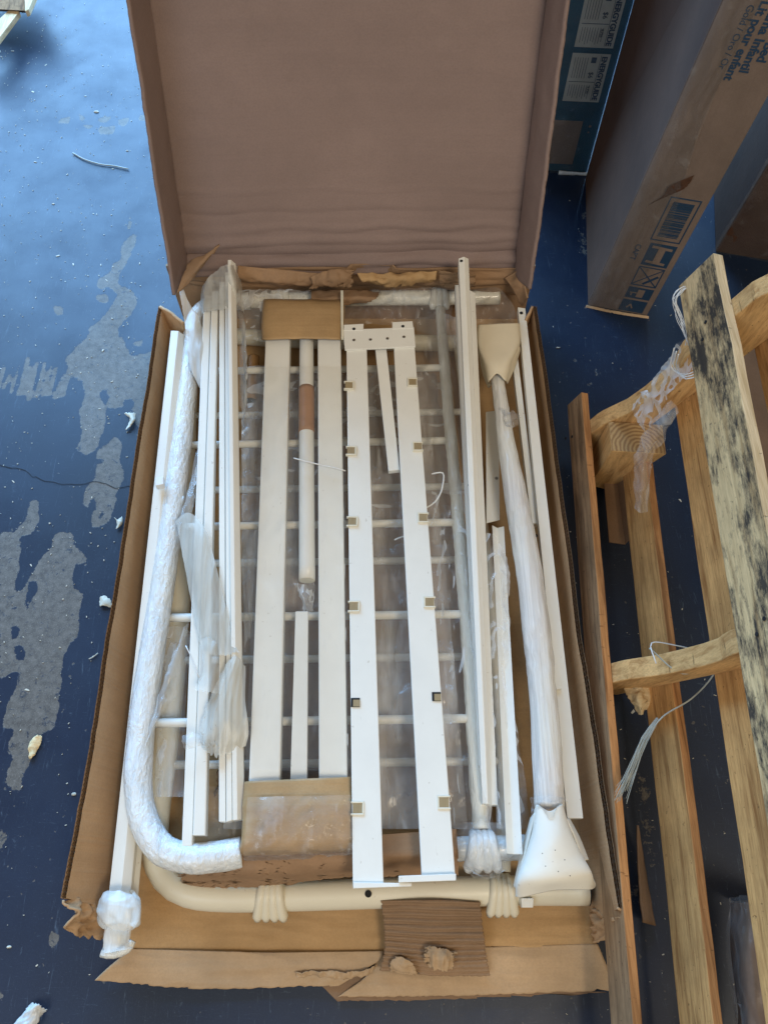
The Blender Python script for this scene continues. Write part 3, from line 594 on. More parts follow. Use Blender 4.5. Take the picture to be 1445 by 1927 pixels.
# ------------------------------------------------------------------ guard rail pack (two wide slats with card end caps)
gp = thing('guard_rail_pack', 'pack of two wide white slats with brown cardboard caps on both ends', 'bed rail', P(560,1050,.012))
slab('slat', [(500,630),(546,630),(527,1475),(468,1475)], (.176, .172), .028, 'white', gp, .003)
slab('slat', [(598,630),(641,630),(654,1475),(600,1475)], (.176, .172), .028, 'white', gp, .003)
o = tube('round_tube', pw(.150, (577,600),(577,820),(578,1092)), .0178, 'white', gp, seg=30, step=.03)
disc('tube_cap', P(578,1091,.150) + Vector((0, -.0005, 0)), .0172, 'plastic', o, nrm=(0, -1, -.0), h=.0015)
tube('brown_tape', pw(.150, (577,731),(577,775),(577,815)), .0190, 'tape', gp, seg=30, step=.01, wr=.0006)
slab('thin_bar', [(556,1150),(580,1150),(578,1476),(546,1476)], (.158, .160), .012, 'white', gp, .0015)
sheet('card_cap', grid([[(500,636,.13),(500,640,.186),(570,638,.192),(640,640,.186),(643,640,.13)],[(500,600,.13),(500,602,.19),(570,600,.197),(641,602,.19),(644,602,.13)],[(502,569,.13),(503,568,.188),(570,569,.194),(640,569,.188),(643,569,.13)],[(503,566,.12),(504,566,.14),(570,566,.14),(640,566,.14),(643,566,.12)]]), 70, 30, 'card_cap', gp, thick=.003, amp=.0022, freq=18, seed=91)
sheet('card_cap', grid([[(462,1474,.12),(468,1470,.182),(560,1466,.188),(653,1462,.182),(656,1462,.12)],[(462,1530,.12),(464,1525,.184),(560,1522,.192),(656,1520,.184),(658,1520,.12)],[(460,1585,.11),(462,1578,.180),(560,1576,.188),(658,1574,.180),(662,1580,.11)],[(458,1610,.09),(460,1602,.160),(560,1600,.168),(660,1596,.160),(664,1600,.09)],[(462,1618,.08),(464,1616,.12),(560,1616,.125),(658,1606,.12),(662,1604,.08)]]), 80, 50, 'card_cap', gp, thick=.003, amp=.003, freq=16, seed=92)
for (x, y) in ((642,955),(644,1060),(646,1180),(650,1380),(497,903),(488,1045),(480,1200),(474,1350)):
    slab('edge_clip', [(x, y), (x + 5, y), (x + 5, y + 22), (x, y + 22)], .168, .02, 'tie', gp, .001)
slab('thin_rod', [(641,546),(646,546),(646,636),(642,636)], .20, .008, 'plastic', gp, .001)
tag(sheet('plastic_film', grid([[(496,690,.182),(545,690,.184),(600,690,.184),(645,690,.182)],[(484,900,.182),(540,900,.185),(600,900,.185),(650,900,.182)],[(474,1150,.182),(535,1150,.184),(600,1150,.184),(654,1150,.182)],[(462,1450,.182),(530,1450,.184),(600,1450,.184),(658,1450,.182)]]), 60, 160, 'film_thin', None, amp=.0035, freq=14, seed=95, aniso=(1, .5, 1)), 'tight clear film stretched over the capped pair of wide white slats', 'plastic film')
tag(sheet('plastic_film', grid([[(466,1500,.20),(560,1498,.205),(660,1496,.20)],[(462,1560,.20),(560,1556,.207),(662,1554,.20)],[(458,1606,.182),(560,1604,.188),(664,1600,.182)],[(462,1622,.12),(560,1620,.125),(662,1608,.12)]]), 80, 40, 'film', None, amp=.005, freq=34, seed=96), 'glinting clear film over the near cardboard end cap', 'plastic film')
tag(tube('cable_tie', pw(.196, (553,862),(575,868),(600,874),(628,880),(650,886)), .0016, 'tie', None, seg=8, step=.02), 'clear strap tied across the round tube and the wide slats', 'cable tie')
tag(sheet('film_twist', grid([[(556,1096,.13),(575,1100,.15),(590,1096,.14)],[(562,1120,.13),(577,1124,.15),(588,1122,.13)],[(570,1150,.13),(578,1152,.14),(586,1150,.13)]]), 20, 24, 'film_hazy', None, amp=.014, freq=30, seed=97, aniso=(2, .5, 1)), 'twisted film below the open end of the round white tube', 'plastic film')

# ------------------------------------------------------------------ slotted ladder pair
ld = thing('slotted_rails', 'pair of wide white slotted rails joined by a drilled plate at the top', 'bed rail', P(740,1150,.012))
slab('rail', [(652,652),(690,652),(722,1668),(664,1670)], (.192, .196), .024, 'white', ld, .0015)
slab('rail', [(741,650),(780,650),(857,1654),(794,1656)], (.192, .196), .024, 'white', ld, .0015)
slab('joining_plate', [(645,620),(779,615),(782,652),(649,658)], .197, .006, 'white', ld, .0015)
slab('plate_ear', [(647,611),(684,609),(684,622),(647,622)], .198, .006, 'white', ld, .001)
slab('plate_ear', [(738,606),(776,604),(778,618),(738,619)], .198, .006, 'white', ld, .001)
for x, y, m in ((666,619,'hole'),(758,614,'hole'),(666,640,'steel'),(760,634,'steel'),(697,639,'steel'),(729,637,'steel')):
    disc('screw_hole' if m == 'hole' else 'screw', P(x, y, .1982), .0040 if m == 'hole' else .0036, m, ld, 14, .0008)
slab('thin_bar', [(706,655),(727,655),(752,884),(731,886)], (.180, .176), .014, 'white', ld, .001)
def bracket(x, y, sc, side, frame=True):
    b0 = P(x - side * 0.8, y, .1965); w_ = .0175; hgt = .0175
    v, f = bxd((b0.x - w_ / 2, b0.y - hgt / 2, .1964), (b0.x + w_ / 2, b0.y + hgt / 2, .1970))
    if frame:
        e = .0034; x0, x1, y0, y1 = b0.x - w_ / 2 - e, b0.x + w_ / 2 + e, b0.y - hgt / 2 - e, b0.y + hgt / 2 + e
        if side < 0: parts = [bxd((x0, y1 - e, .190), (x1, y1, .1982)), bxd((x0, y0, .190), (x1, y0 + e, .1982)), bxd((x1 - e, y0 + e, .190), (x1, y1 - e, .1982))]
        else: parts = [bxd((x0, y1 - e, .190), (x1, y1, .1982)), bxd((x0, y0, .190), (x1, y0 + e, .1982)), bxd((x0, y0 + e, .190), (x0 + e, y1 - e, .1982))]
        o = mk('slot_bracket', *merge(parts), 'plastic', ld, bevel=.0008)
        mk('slot', v, f, 'slot', o)
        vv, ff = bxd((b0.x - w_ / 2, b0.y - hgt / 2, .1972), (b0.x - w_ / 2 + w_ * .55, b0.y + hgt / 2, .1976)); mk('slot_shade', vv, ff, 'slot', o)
    else:
        o = mk('slot', v, f, 'hole', ld)
        vv, ff = bxd((b0.x - w_ * .25, b0.y - hgt * .45, .1972), (b0.x + w_ / 2, b0.y + hgt * .3, .1976)); mk('slot_tongue', vv, ff, 'slot', o)
for x, y in ((656,725),(660,848),(662,981),(665,1141),(668,1322),(672,1521)): bracket(x, y, 1, -1, y != 1322)
for x, y in ((777,719),(787,840),(797,974),(809,1133),(822,1311),(836,1510)): bracket(x, y, 1, 1, y != 1311)
slab('foot_plate', [(664,1662),(722,1660),(775,1660),(665,1672)], .200, .004, 'white', ld, .0008) if 0 else None
slab('foot_plate', [(665,1660),(775,1662),(774,1668),(665,1672)], .202, .012, 'white', ld, .0008)
slab('foot_plate', [(750,1648),(858,1644),(858,1657),(750,1661)], .206, .008, 'white', ld, .0008)
tag(tube('cable_tie', pw(.175, (803,955),(818,945),(830,925),(835,895),(828,889),(812,892)), .0018, 'tie', None, seg=8, step=.01), 'looped white cable tie sticking out right of the slotted rails', 'cable tie')
tag(tube('cable_tie', pw(.14, (742,1016),(752,1012),(764,1008)), .002, 'tie', None, seg=8, step=.01), 'short end of cable tie between the two slotted rails', 'cable tie')

# ------------------------------------------------------------------ right hand bars
RB = [((856,536),(866,536),(901,1440),(911,1440),.21,.140,'cream steel channel on the left of the right-hand bar stack',[(0,-.025),(0,0),(1,0),(1,-.025)]),
      ((863,484),(882,482),(908,1512),(926,1514),.315,.150,'tall square bar with a hole in its tip, reaching above the others on the right',[(0,-.03),(0,-.004),(.45,0),(.55,0),(1,-.008),(1,-.03)]),
      ((884,546),(894,550),(924,1515),(937,1515),.21,.142,'narrow bar tucked against the right of the tall square bar',[(0,-.025),(0,0),(1,-.003),(1,-.025)]),
      ((926,988),(948,990),(953,1606),(983,1608),.150,.178,'white angle bar whose lower end rests over the wrapped tube near the foam boot',[(0,0),(.42,-.010),(.50,-.0115),(1,0),(1,-.003),(.5,-.0145),(0,-.003)]),
      ((974,578),(988,580),(1067,1540),(1097,1540),.166,.150,'long cream bar with round holes along the right wall of the carton',[(0,-.02),(0,0),(1,0),(1,-.02)]),
      ((961,655),(972,655),(1000,985),(1012,985),.145,.140,'short cream bar behind the holed bar, under the upper foam boot',[(0,-.02),(0,0),(1,0),(1,-.02)]),
      ((914,775),(938,772),(915,984),(940,978),.12,.12,'flat cream plate lying between the bar stack and the sleeved post',[(0,-.004),(0,0),(1,0),(1,-.004)])]
RO = []
for q in RB:
    o = profbar('steel_bar', *q[:4], q[4], q[5], q[7], 'white'); RO.append(tag(o, q[6], 'steel bar', 'loose steel bars in the right half of the carton'))
def hole_on(o, x, y, z, r=.0042, m='hole', name='bolt_hole'): disc(name, P(x, y, z), r, m, o, 14, .0006)
hole_on(RO[1], 868, 491, .3125, .0038); hole_on(RO[1], 884, 913, .2295, .0042)
hole_on(RO[4], 980.5, 589, .1665, .0045); hole_on(RO[4], 1007.5, 1008, .1600, .0045); hole_on(RO[4], 1040, 1288, .1570, .0045, 'steel', 'screw'); hole_on(RO[6], 934, 900, .1205, .004, 'steel', 'screw')
slab('bar_sleeve', [(1018,1180),(1036,1180),(1056,1296),(1034,1300)], (.1645, .162), .012, 'white', RO[4], .001)
tag(slab('small_bracket', [(980,1690),(1004,1690),(1003,1708),(982,1708)], .085, .02, 'white'), 'small white bracket peeking out under the near foam boot', 'bracket')
# sleeved post with foam boots
po = thing('sleeved_post', 'round post in clear sleeve with a flared foam boot at each end', 'bed post', P(990,1100,.012))
tube('post', pw(.175, (934,700),(942,760),(955,850),(975,960),(996,1080),(1013,1220),(1025,1360),(1034,1520)), lambda t: .0155 + .0125 * min(1, t * 2.2), 'wrap_long', po, seg=36, step=.008, wr=.0022, freq=28)
def boot(rows, mat, sd, amp=.002):
    sheet('foam_boot', rows, 50, 60, mat, po, thick=.004, amp=amp, freq=9, seed=sd)
boot([[P(x, y, z) for x, y, z in ((900,612,.150),(902,611,.192),(936,609,.200),(972,608,.192),(978,612,.150))],
      [P(x, y, z) for x, y, z in ((898,650,.15),(902,648,.195),(938,648,.205),(974,646,.195),(978,650,.15))],
      [P(x, y, z) for x, y, z in ((908,685,.15),(913,682,.200),(937,682,.212),(960,680,.200),(964,684,.15))],
      [P(x, y, z) for x, y, z in ((915,716,.15),(919,716,.195),(935,702,.210),(951,716,.195),(954,718,.15))]], 'foam_thick', 101)
sheet('boot_lip', [[P(902,660,.180),P(912,700,.165),P(922,725,.16)],[P(899,662,.15),P(908,705,.14),P(918,730,.14)]], 20, 8, 'foam_thick', po, thick=.003)
sheet('boot_lip', [[P(976,652,.175),P(960,682,.185),P(948,712,.18)],[P(977,660,.15),P(965,695,.15),P(953,722,.15)]], 20, 8, 'foam_thick', po, thick=.003)
boot([[P(x, y, z) for x, y, z in ((1004,1524,.165),(1010,1514,.205),(1034,1526,.214),(1056,1514,.205),(1060,1524,.165))],
      [P(x, y, z) for x, y, z in ((1000,1568,.16),(1006,1562,.205),(1038,1566,.222),(1068,1560,.205),(1072,1566,.16))],
      [P(x, y, z) for x, y, z in ((988,1615,.15),(994,1612,.20),(1042,1614,.222),(1088,1606,.20),(1094,1612,.15))],
      [P(x, y, z) for x, y, z in ((974,1660,.14),(978,1655,.195),(1044,1656,.215),(1108,1644,.195),(1118,1655,.15))],
      [P(x, y, z) for x, y, z in ((974,1680,.11),(976,1688,.165),(1044,1676,.185),(1108,1676,.165),(1120,1668,.12))]], 'foam_white', 103, .003)
sheet('boot_lip', [[P(1008,1530,.195),P(996,1580,.185),P(982,1635,.17),P(972,1672,.15)],[P(1000,1540,.16),P(986,1590,.15),P(974,1640,.14),P(968,1668,.13)]], 30, 8, 'foam_white', po, thick=.003)
sheet('boot_lip', [[P(1066,1540,.19),P(1082,1575,.18),P(1098,1620,.16)],[P(1072,1540,.16),P(1092,1578,.15),P(1108,1618,.14)]], 30, 8, 'foam_white', po, thick=.003)
tube('boot_collar', [P(919,720,.160), P(920,709,.188), P(935,700,.204), P(950,708,.190), P(954,720,.160)], .0028, 'foam_thick', po, seg=10, step=.006)
for x, y in ((1020,1606),(1044,1600),(1062,1618),(1050,1640),(1026,1630),(1072,1648)): disc('speck', P(x, y, .226), .0009, 'hole', po, 8, .0006)
tag(sheet('plastic_film', grid([[(1000,1500,.18),(1030,1498,.22),(1062,1500,.18)],[(1000,1518,.18),(1032,1520,.222),(1064,1516,.18)],[(1004,1535,.18),(1034,1542,.218),(1062,1532,.18)]]), 40, 30, 'film', None, amp=.010, freq=40, seed=104, rag=.15, ragfreq=9, sides='bt'), 'crinkled clear film gathered at the neck of the near foam boot', 'plastic film')
tag(sheet('plastic_film', grid([[(935,760,.18),(950,770,.205),(966,775,.18)],[(945,785,.18),(955,795,.20),(978,778,.19)],[(950,800,.17),(962,805,.19),(972,800,.17)]]), 26, 26, 'film_hazy', None, amp=.012, freq=40, seed=105, rag=.2, ragfreq=7, sides='lrbt'), 'knotted film on the upper part of the sleeved post', 'plastic film')

# ------------------------------------------------------------------ big clear films over the frames
def film(label, rows, nu, nv, mat, seed, amp=.012, freq=13, **k):
    return tag(sheet('plastic_film', grid(rows), nu, nv, mat, None, amp=amp, freq=freq, seed=seed, **k), label, 'plastic film')
film('crinkled clear film over the tube and shell at the far end, left part', [[(450,548,.15),(520,545,.165),(585,548,.16)],[(448,590,.15),(520,590,.16),(500,600,.15)],[(450,640,.12),(480,640,.13),(500,645,.12)]], 60, 50, 'film_hazy', 201, .010, 18)
film('crinkled clear film below the far tube between the cardboard cap and the cross rail', [[(648,545,.15),(740,545,.16),(860,540,.16)],[(648,580,.13),(740,585,.14),(850,590,.15)],[(648,612,.10),(740,612,.11),(850,640,.12)]], 90, 50, 'film', 202, .014, 20)
film('stretched clear film fanning from the far cross rail joint', [[(785,600,.14),(825,590,.15),(862,600,.14)],[(782,700,.13),(825,700,.145),(868,700,.13)],[(790,800,.12),(840,800,.14),(880,800,.13)],[(800,930,.12),(850,930,.14),(890,930,.13)]], 60, 120, 'film', 203, .012, 14, aniso=(2, .7, 1))
film('clear film around the far right end of the wrapped tube', [[(890,542,.15),(940,542,.16),(968,580,.14)],[(895,580,.14),(940,585,.14),(972,600,.13)],[(895,610,.12),(940,612,.12),(975,615,.12)]], 50, 40, 'film', 204, .012, 20)
film('clear film lying over the spindles between the slotted rails', [[(690,690,.135),(740,690,.135),(800,690,.135)],[(695,900,.132),(750,900,.132),(820,900,.132)],[(705,1200,.13),(760,1200,.132),(850,1200,.13)],[(715,1560,.13),(780,1560,.13),(880,1560,.13)]], 80, 240, 'film', 205, .010, 12)
film('layer of clear film between the two stacked bed ends, under the upper spindles', [[(455,690,.080),(640,690,.085),(830,690,.080)],[(455,1000,.080),(640,1000,.085),(860,1000,.08)],[(455,1300,.08),(660,1300,.085),(890,1300,.08)],[(420,1560,.08),(660,1560,.085),(905,1560,.08)]], 130, 220, 'film_hazy', 230, .009, 12)
film('clear film bunched along the cross rail', [[(805,930,.14),(850,930,.15),(880,920,.14)],[(825,1130,.135),(870,1130,.155),(900,1130,.14)],[(840,1350,.135),(885,1350,.155),(915,1350,.14)],[(855,1560,.135),(900,1560,.15),(930,1560,.135)]], 50, 160, 'film_thin', 206, .010, 18, aniso=(1.6, .6, 1))
film('clear film pocket beside the lower bar stack', [[(905,1000,.16),(930,1010,.17),(955,1050,.15)],[(915,1120,.15),(940,1120,.17),(958,1130,.15)],[(920,1300,.14),(942,1300,.16),(962,1300,.14)],[(935,1560,.13),(960,1560,.14),(1000,1560,.13)]], 40, 150, 'film', 207, .010, 18)
film('round gathered bag of clear film over the wrapped joint near the front', [[(862,1550,.14),(905,1545,.18),(975,1555,.14)],[(862,1590,.15),(905,1590,.19),(975,1590,.15)],[(870,1625,.14),(905,1630,.175),(965,1620,.14)],[(890,1645,.11),(915,1652,.13),(940,1645,.11)]], 60, 50, 'film', 208, .012, 26)
film('clear film over the carton floor between bundle and slats', [[(455,790,.08),(475,760,.08),(492,770,.08)],[(458,1000,.09),(475,1000,.10),(484,1000,.09)],[(458,1200,.10),(468,1200,.11),(476,1200,.10)],[(440,1480,.09),(450,1480,.10),(462,1480,.09)]], 30, 160, 'film', 209, .012, 16)
film('clear film bulging left of the capped slats', [[(488,980,.14),(480,1000,.15),(470,1010,.14)],[(478,1080,.14),(468,1060,.15),(458,1090,.14)],[(472,1200,.14),(468,1200,.15),(462,1220,.14)]], 24, 50, 'film_hazy', 210, .004, 12)
film('clear film across the front corner under the wrapped bend', [[(345,1480,.13),(400,1480,.13),(460,1490,.13)],[(345,1540,.12),(400,1545,.13),(460,1550,.12)],[(350,1590,.11),(400,1592,.12),(458,1592,.11)]], 50, 50, 'film', 211, .012, 22)
film('film over the shaded lower tube beside the fat wrapped tube', [[(318,1180,.09),(340,1180,.10),(358,1190,.09)],[(300,1320,.09),(325,1320,.10),(350,1330,.09)],[(292,1500,.09),(318,1500,.10),(345,1500,.09)]], 30, 90, 'film_hazy', 212, .008, 16)
tag(sheet('brown_wrapper', grid([[(586,548,.155),(650,546,.165),(718,548,.155)],[(586,562,.168),(650,560,.175),(712,560,.168)],[(590,582,.15),(645,575,.155),(690,570,.155)]]), 50, 16, 'card', None, thick=.002, amp=.006, freq=20, seed=221, rag=.12, ragfreq=9, sides='rb'), 'torn brown cardboard wrapped over the middle of the far white tube', 'cardboard')
tag(sheet('brown_liner', grid([[(455,700,.03),(650,700,.03),(820,700,.03)],[(455,1100,.03),(660,1100,.03),(880,1100,.03)],[(400,1500,.03),(650,1500,.03),(920,1500,.03)]]), 80, 120, 'card_liner', None, thick=.002, amp=.010, freq=9, seed=222, rag=.03, sides='lrbt'), 'wrinkled brown liner sheet lying under the white spindles', 'cardboard')
tag(tube('cut_string', pw(.19, (350,1215),(362,1240),(375,1275)), .0012, 'tie', None, seg=6, step=.01), 'frayed white string by the lower bundle', 'string')

# ------------------------------------------------------------------ pallet on its side, right
pal = thing('wooden_pallet', 'rough pine pallet standing on its long side right of the carton', 'pallet', (.50, .45, 0))
PS = Vector((.27, -.12, .955)); PN = Vector((.963, 0, -.27)); PD = Vector((.05, 1, 0)).normalized(); PO = Vector((.418, .49, .03))
def pp(s_, n_, y): return PO + PS * s_ + PN * n_ + PD * (y - .49)
def board(name, s0, s1, n0, n1, y0, y1, mat, edge=None, seed=0, skew=0.0, lab=None):
    """plank: broad faces across n, long axis along y, uneven sawn edges"""
    n = 24; V = []
    for i in range(n + 1):
        y = y0 + (y1 - y0) * i / n
        a = .0022 * noise.noise(Vector((y * 7, seed, 0))); b = .0028 * noise.noise(Vector((y * 9, seed + 5, 0))); c = .002 * noise.noise(Vector((y * 4, seed + 9, 0)))
        yo = skew if i == n else 0
        V += [pp(s0 + a, n0 + c, y), pp(s1 + b, n0 + c, y + yo), pp(s1 + b, n1 + c, y + yo), pp(s0 + a, n1 + c, y)]
    Fs = []
    for i in range(n):
        k = i * 4
        for j in range(4): Fs.append((k + j, k + (j + 1) % 4, k + 4 + (j + 1) % 4, k + 4 + j))
    Fs += [(3, 2, 1, 0), (n * 4, n * 4 + 1, n * 4 + 2, n * 4 + 3)]
    o = mk(name, V, Fs, mat, pal, bevel=.0015)
    if edge:
        o.data.materials.append(M[edge])
        for i in range(n): o.data.polygons[i * 4 + 1].material_index = 1
    if lab: o['label'] = lab
    return o
board('deck_board', .085, .155, -.018, 0, -.55, 1.12, 'wood_grey', 'wood_edge', 1, lab='grey weathered board with orange edge, lowest on the near face')
board('deck_board', .545, .648, -.021, 0, -.55, 1.15, 'wood_mild', 'wood_pale', 2, lab='broad board blotched with black mildew')
board('deck_board', .105, .20, .105, .123, -.55, .98, 'wood', 'wood_edge', 3)
board('deck_board', .325, .42, .105, .123, -.55, 1.02, 'wood', None, 4)
board('deck_board', .57, .67, .105, .123, -.55, 1.04, 'wood', 'wood_edge', 6)
board('deck_board', .80, .90, .105, .123, -.55, 1.04, 'wood', 'wood_edge', 7)
board('deck_board', .93, 1.02, -.02, 0, -.55, 1.06, 'wood_grey', 'wood_edge', 8)
def stringer(y, prof, th=.04, mat='wood_z'):
    """prof: (s, n_front) outline of the near edge, back edge at n=.105"""
    back = [(s_, .1048) for s_, _ in prof[::-1]]
    ring = prof + back; n = len(ring)
    V = [pp(a, b, y) for a, b in ring] + [pp(a, b, y - th) for a, b in ring]
    Fs = [tuple(range(n)), tuple(range(n, 2 * n))[::-1]] + [(i, (i + 1) % n, n + (i + 1) % n, n + i) for i in range(n)]
    o = mk('stringer', V, Fs, mat, pal, bevel=.002); return o
pf = [(0, .065), (.06, .04), (.088, .0005), (.155, .0005), (.185, .001), (.205, .004), (.235, .014), (.27, .026), (.33, .031), (.40, .031), (.45, .024), (.48, .010), (.505, .002), (.53, .0005), (.70, .0005), (.74, .016), (.80, .03), (.86, .03), (.92, .001), (1.02, .0005)]
stringer(1.045, pf); stringer(.455, [(a, min(b * 1.0, .031)) for a, b in pf]); stringer(-.30, pf)
# stub block beside the far stringer, end grain up
sr = NT('end_grain'); wv = sr.n('ShaderNodeTexWave', wave_type='RINGS'); wv.rings_direction = 'SPHERICAL'; wv.inputs['Scale'].default_value = 34; wv.inputs['Distortion'].default_value = 3.0; wv.inputs['Detail'].default_value = 3; wv.inputs['Detail Scale'].default_value = 1.5
mp = sr.n('ShaderNodeMapping'); mp.inputs['Location'].default_value = (-.07, -.455, -.24); sr.l(sr.tc.outputs['Object'], mp.inputs[0]); sr.l(mp.outputs[0], wv.inputs[0])
sr.set(Base_Color=sr.mix(wv.outputs['Fac'], (.27, .16, .07), (.47, .32, .15)), Roughness=.8); M['endgrain'] = sr.m
V, Fs = hexa([pp(.225, .004, 1.003), pp(.25, .125, 1.003), pp(.25, .125, .925), pp(.225, .004, .925)], [pp(.03, .06, 1.003), pp(.02, .125, 1.003), pp(.02, .125, .925), pp(.03, .06, .925)])
o = mk('stub_block', V, Fs, 'wood_z', pal, bevel=.002); o.data.materials.append(M['endgrain']); o.data.polygons[0].material_index = 1
for s_, y in ((.10, 1.02), (.07, 1.03), (.60, 1.02), (.585, .99), (.61, .45), (.59, .43)):
    disc('nail_head', pp(s_, -.0215 if s_ > .3 else -.019, y), .0035, 'hole', pal, 10, .001, nrm=-PN)
# things tangled in the pallet
tag(tube('twine', [pp(.30, -.008, .46), pp(.31, .05, .415), P(1350,1240,.30), P(1338,1275,.26), P(1300,1315,.24), P(1245,1350,.24), P(1215,1395,.23), P(1190,1450,.21), P(1163,1500,.20)], .0015, 'straw', None, seg=8, step=.01), 'pale twine looped round the middle stringer and trailing down over the pallet boards', 'twine')
tw = thing('frayed_string', 'fan of frayed grey fibres at the loose end of the pallet twine', 'string', P(1200,1440,0))
rnd = random.Random(4)
prt = []
for k in range(26):
    a = rnd.uniform(-1, 1)
    prt.append(tubed([P(1238 + a * 3, 1352 + a * 2, .24), P(1212 + a * 6, 1392 + rnd.uniform(-6, 6), .232), P(1192 + a * 8, 1440 + rnd.uniform(-8, 8), .215), P(1168 + a * 13, 1492 + rnd.uniform(-14, 22), .20)], .0005, seg=5, step=.02))
v, f = merge(prt); tag(mk('fibres', v, f, 'straw', tw, smooth=True), kind='stuff')
tag(tube('twine', [pp(.31, -.004, .43), pp(.30, -.002, .47), pp(.30, .05, .47), pp(.305, .108, .46)], .0012, 'tie', None, seg=8, step=.01), 'white loop of string hooked over the middle stringer of the pallet', 'twine')
def pf_(label, rows, nu, nv, mat, seed, **k):
    return tag(sheet('stretch_film', rows, nu, nv, mat, None, seed=seed, **k), label, 'plastic film')
pf_('bundle of stretch film hanging inside the pallet below the stub block', [[P(1262,752,.42), P(1272,762,.42), P(1274,778,.41)], [P(1224,800,.34), P(1240,812,.36), P(1250,822,.33)], [P(1196,856,.26), P(1212,870,.28), P(1222,880,.25)], [P(1192,955,.20), P(1204,965,.22), P(1214,962,.19)]], 40, 110, 'film_hazy', 301, amp=.012, freq=16, aniso=(2, .6, 1), rag=.08, sides='lr')
pf_('clear stretch film stretched from the far stringer toward the stub block', [[P(1290,625,.54), P(1300,650,.54), P(1310,690,.52)], [P(1250,690,.42), P(1255,715,.42), P(1262,740,.42)], [P(1190,760,.30), P(1195,790,.30), P(1215,820,.30)]], 40, 70, 'film_thin', 302, amp=.014, freq=24)
prt = []
for k in range(9):
    q_ = lambda: rnd.uniform(-5, 5)
    prt.append(tubed([P(1302, 548 + q_(), .57), P(1290 + q_(), 541 + q_() * .5, .575), P(1274 + q_(), 550 + q_(), .575), P(1268 + q_(), 568 + q_(), .57), P(1276 + q_(), 592 + q_(), .56), P(1288 + q_(), 622, .55), P(1292 + q_(), 650, .54)], .00055, seg=6, step=.008))
v, f = merge(prt); tag(mk('film_strands', v, f, 'tie', None, smooth=True), 'loop of thin clear strands by the far corner of the mildewed board', 'plastic film')
for k in range(3):
    tag(tube('film_strand', [P(1268 + k * 4, 655 + k * 6, .545), P(1262 + k * 5, 690, .50), P(1290, 705 + k * 4, .51), pp(.54, .03, .98 - k * .01)], .0013, 'tie', None, seg=8, step=.01), ['upper', 'middle', 'lowest'][k] + ' of three twisted film strands lashed round the far stringer', 'plastic film', 'film strands on the far stringer')
# cardboard corner piece, splintered bark chip, card strip inside the pallet
cp = thing('card_corner', 'small folded cardboard corner piece standing on the floor inside the pallet', 'cardboard', P(1160,1000,0))
v, f = slabd([(1136,906),(1160,905),(1176,1024),(1146,1020)], .06, .003); mk('left_panel', v, f, 'card', cp)
V, Fs = hexa([P(1160,905,.06), P(1178,882,.10), P(1196,1004,.10), P(1176,1024,.06)], [p - Vector((0, 0, .003)) for p in (P(1160,905,.06), P(1178,882,.10), P(1196,1004,.10), P(1176,1024,.06))]); mk('right_panel', V, Fs, 'card_dark', cp)
tag(sheet('wood_splinter', grid([[(1168,1290,.10),(1200,1288,.12),(1230,1292,.11)],[(1185,1318,.11),(1205,1315,.13),(1230,1312,.11)],[(1200,1342,.10),(1208,1346,.11),(1216,1336,.10)]]), 30, 26, 'leaf', None, thick=.004, amp=.006, freq=40, seed=311, rag=.1, ragfreq=10, sides='lrb'), 'pale splintered chip of wood hanging below the middle stringer', 'wood chip')
tag(sheet('card_strip', grid([[(1198,1553,.05),(1201,1553,.05)],[(1202,1650,.05),(1216,1650,.02)],[(1210,1736,.05),(1233,1742,.02)]]), 6, 20, 'card_dark', None, thick=.003, amp=.002, freq=20, seed=312), 'narrow strip of brown cardboard on edge on the dark floor inside the pallet', 'cardboard')
wp = thing('wrapped_parcel', 'dark brown parcel in shiny stretch film at the lower right corner', 'parcel', P(1420,1850,0))
sheet('parcel_box', [[P(1375,1700,.10), P(1410,1698,.16), P(1470,1700,.16)], [P(1376,1780,.10), P(1408,1780,.17), P(1480,1780,.17)], [P(1390,1930,.10), P(1412,1930,.17), P(1490,1930,.17)], [P(1395,2050,.10), P(1415,2050,.17), P(1490,2050,.17)]], 50, 80, 'darkfilm', wp, amp=.006, freq=12, aniso=(2, .6, 1), seed=313)
sheet('parcel_side', [[P(1375,1700,.10), P(1410,1698,.16), P(1470,1700,.16)], [P(1380,1696,.0), P(1410,1694,.0), P(1470,1694,.0)]], 20, 10, 'darkfilm', wp, seed=315)
sheet('shiny_film', [[P(1372,1690,.12), P(1410,1686,.18), P(1470,1690,.18)], [P(1372,1780,.12), P(1406,1780,.185), P(1480,1780,.185)], [P(1388,1930,.12), P(1410,1930,.185), P(1490,1930,.185)]], 60, 120, 'film_thin', wp, amp=.014, freq=18, aniso=(2.2, .5, 1), seed=314)

# ------------------------------------------------------------------ cartons behind, top right
def face_text(txt, size, org, right, up, parent, nm='printed_text', mat='ink', extrude=.0004, bold=0.0, fit=0):
    """reads along -up, letter tops toward right"""
    cu = bpy.data.curves.new(nm, 'FONT'); cu.body = txt; cu.size = size; cu.extrude = extrude; cu.offset = bold
    tmp = bpy.data.objects.new(nm + '_tmp', cu); C.objects.link(tmp)
    dg = bpy.context.evaluated_depsgraph_get(); me = bpy.data.meshes.new_from_object(tmp.evaluated_get(dg)); bpy.data.objects.remove(tmp)
    nrm = (-up).cross(right)
    if fit:
        k_ = fit / max(v.co.x for v in me.vertices)
        for v in me.vertices: v.co.x *= k_
    vs = [org + (-up) * v.co.x + right * v.co.y + nrm * (v.co.z + .0008) for v in me.vertices]
    fs = [tuple(p.vertices) for p in me.polygons]
    return mk(nm, vs, fs, mat, parent)
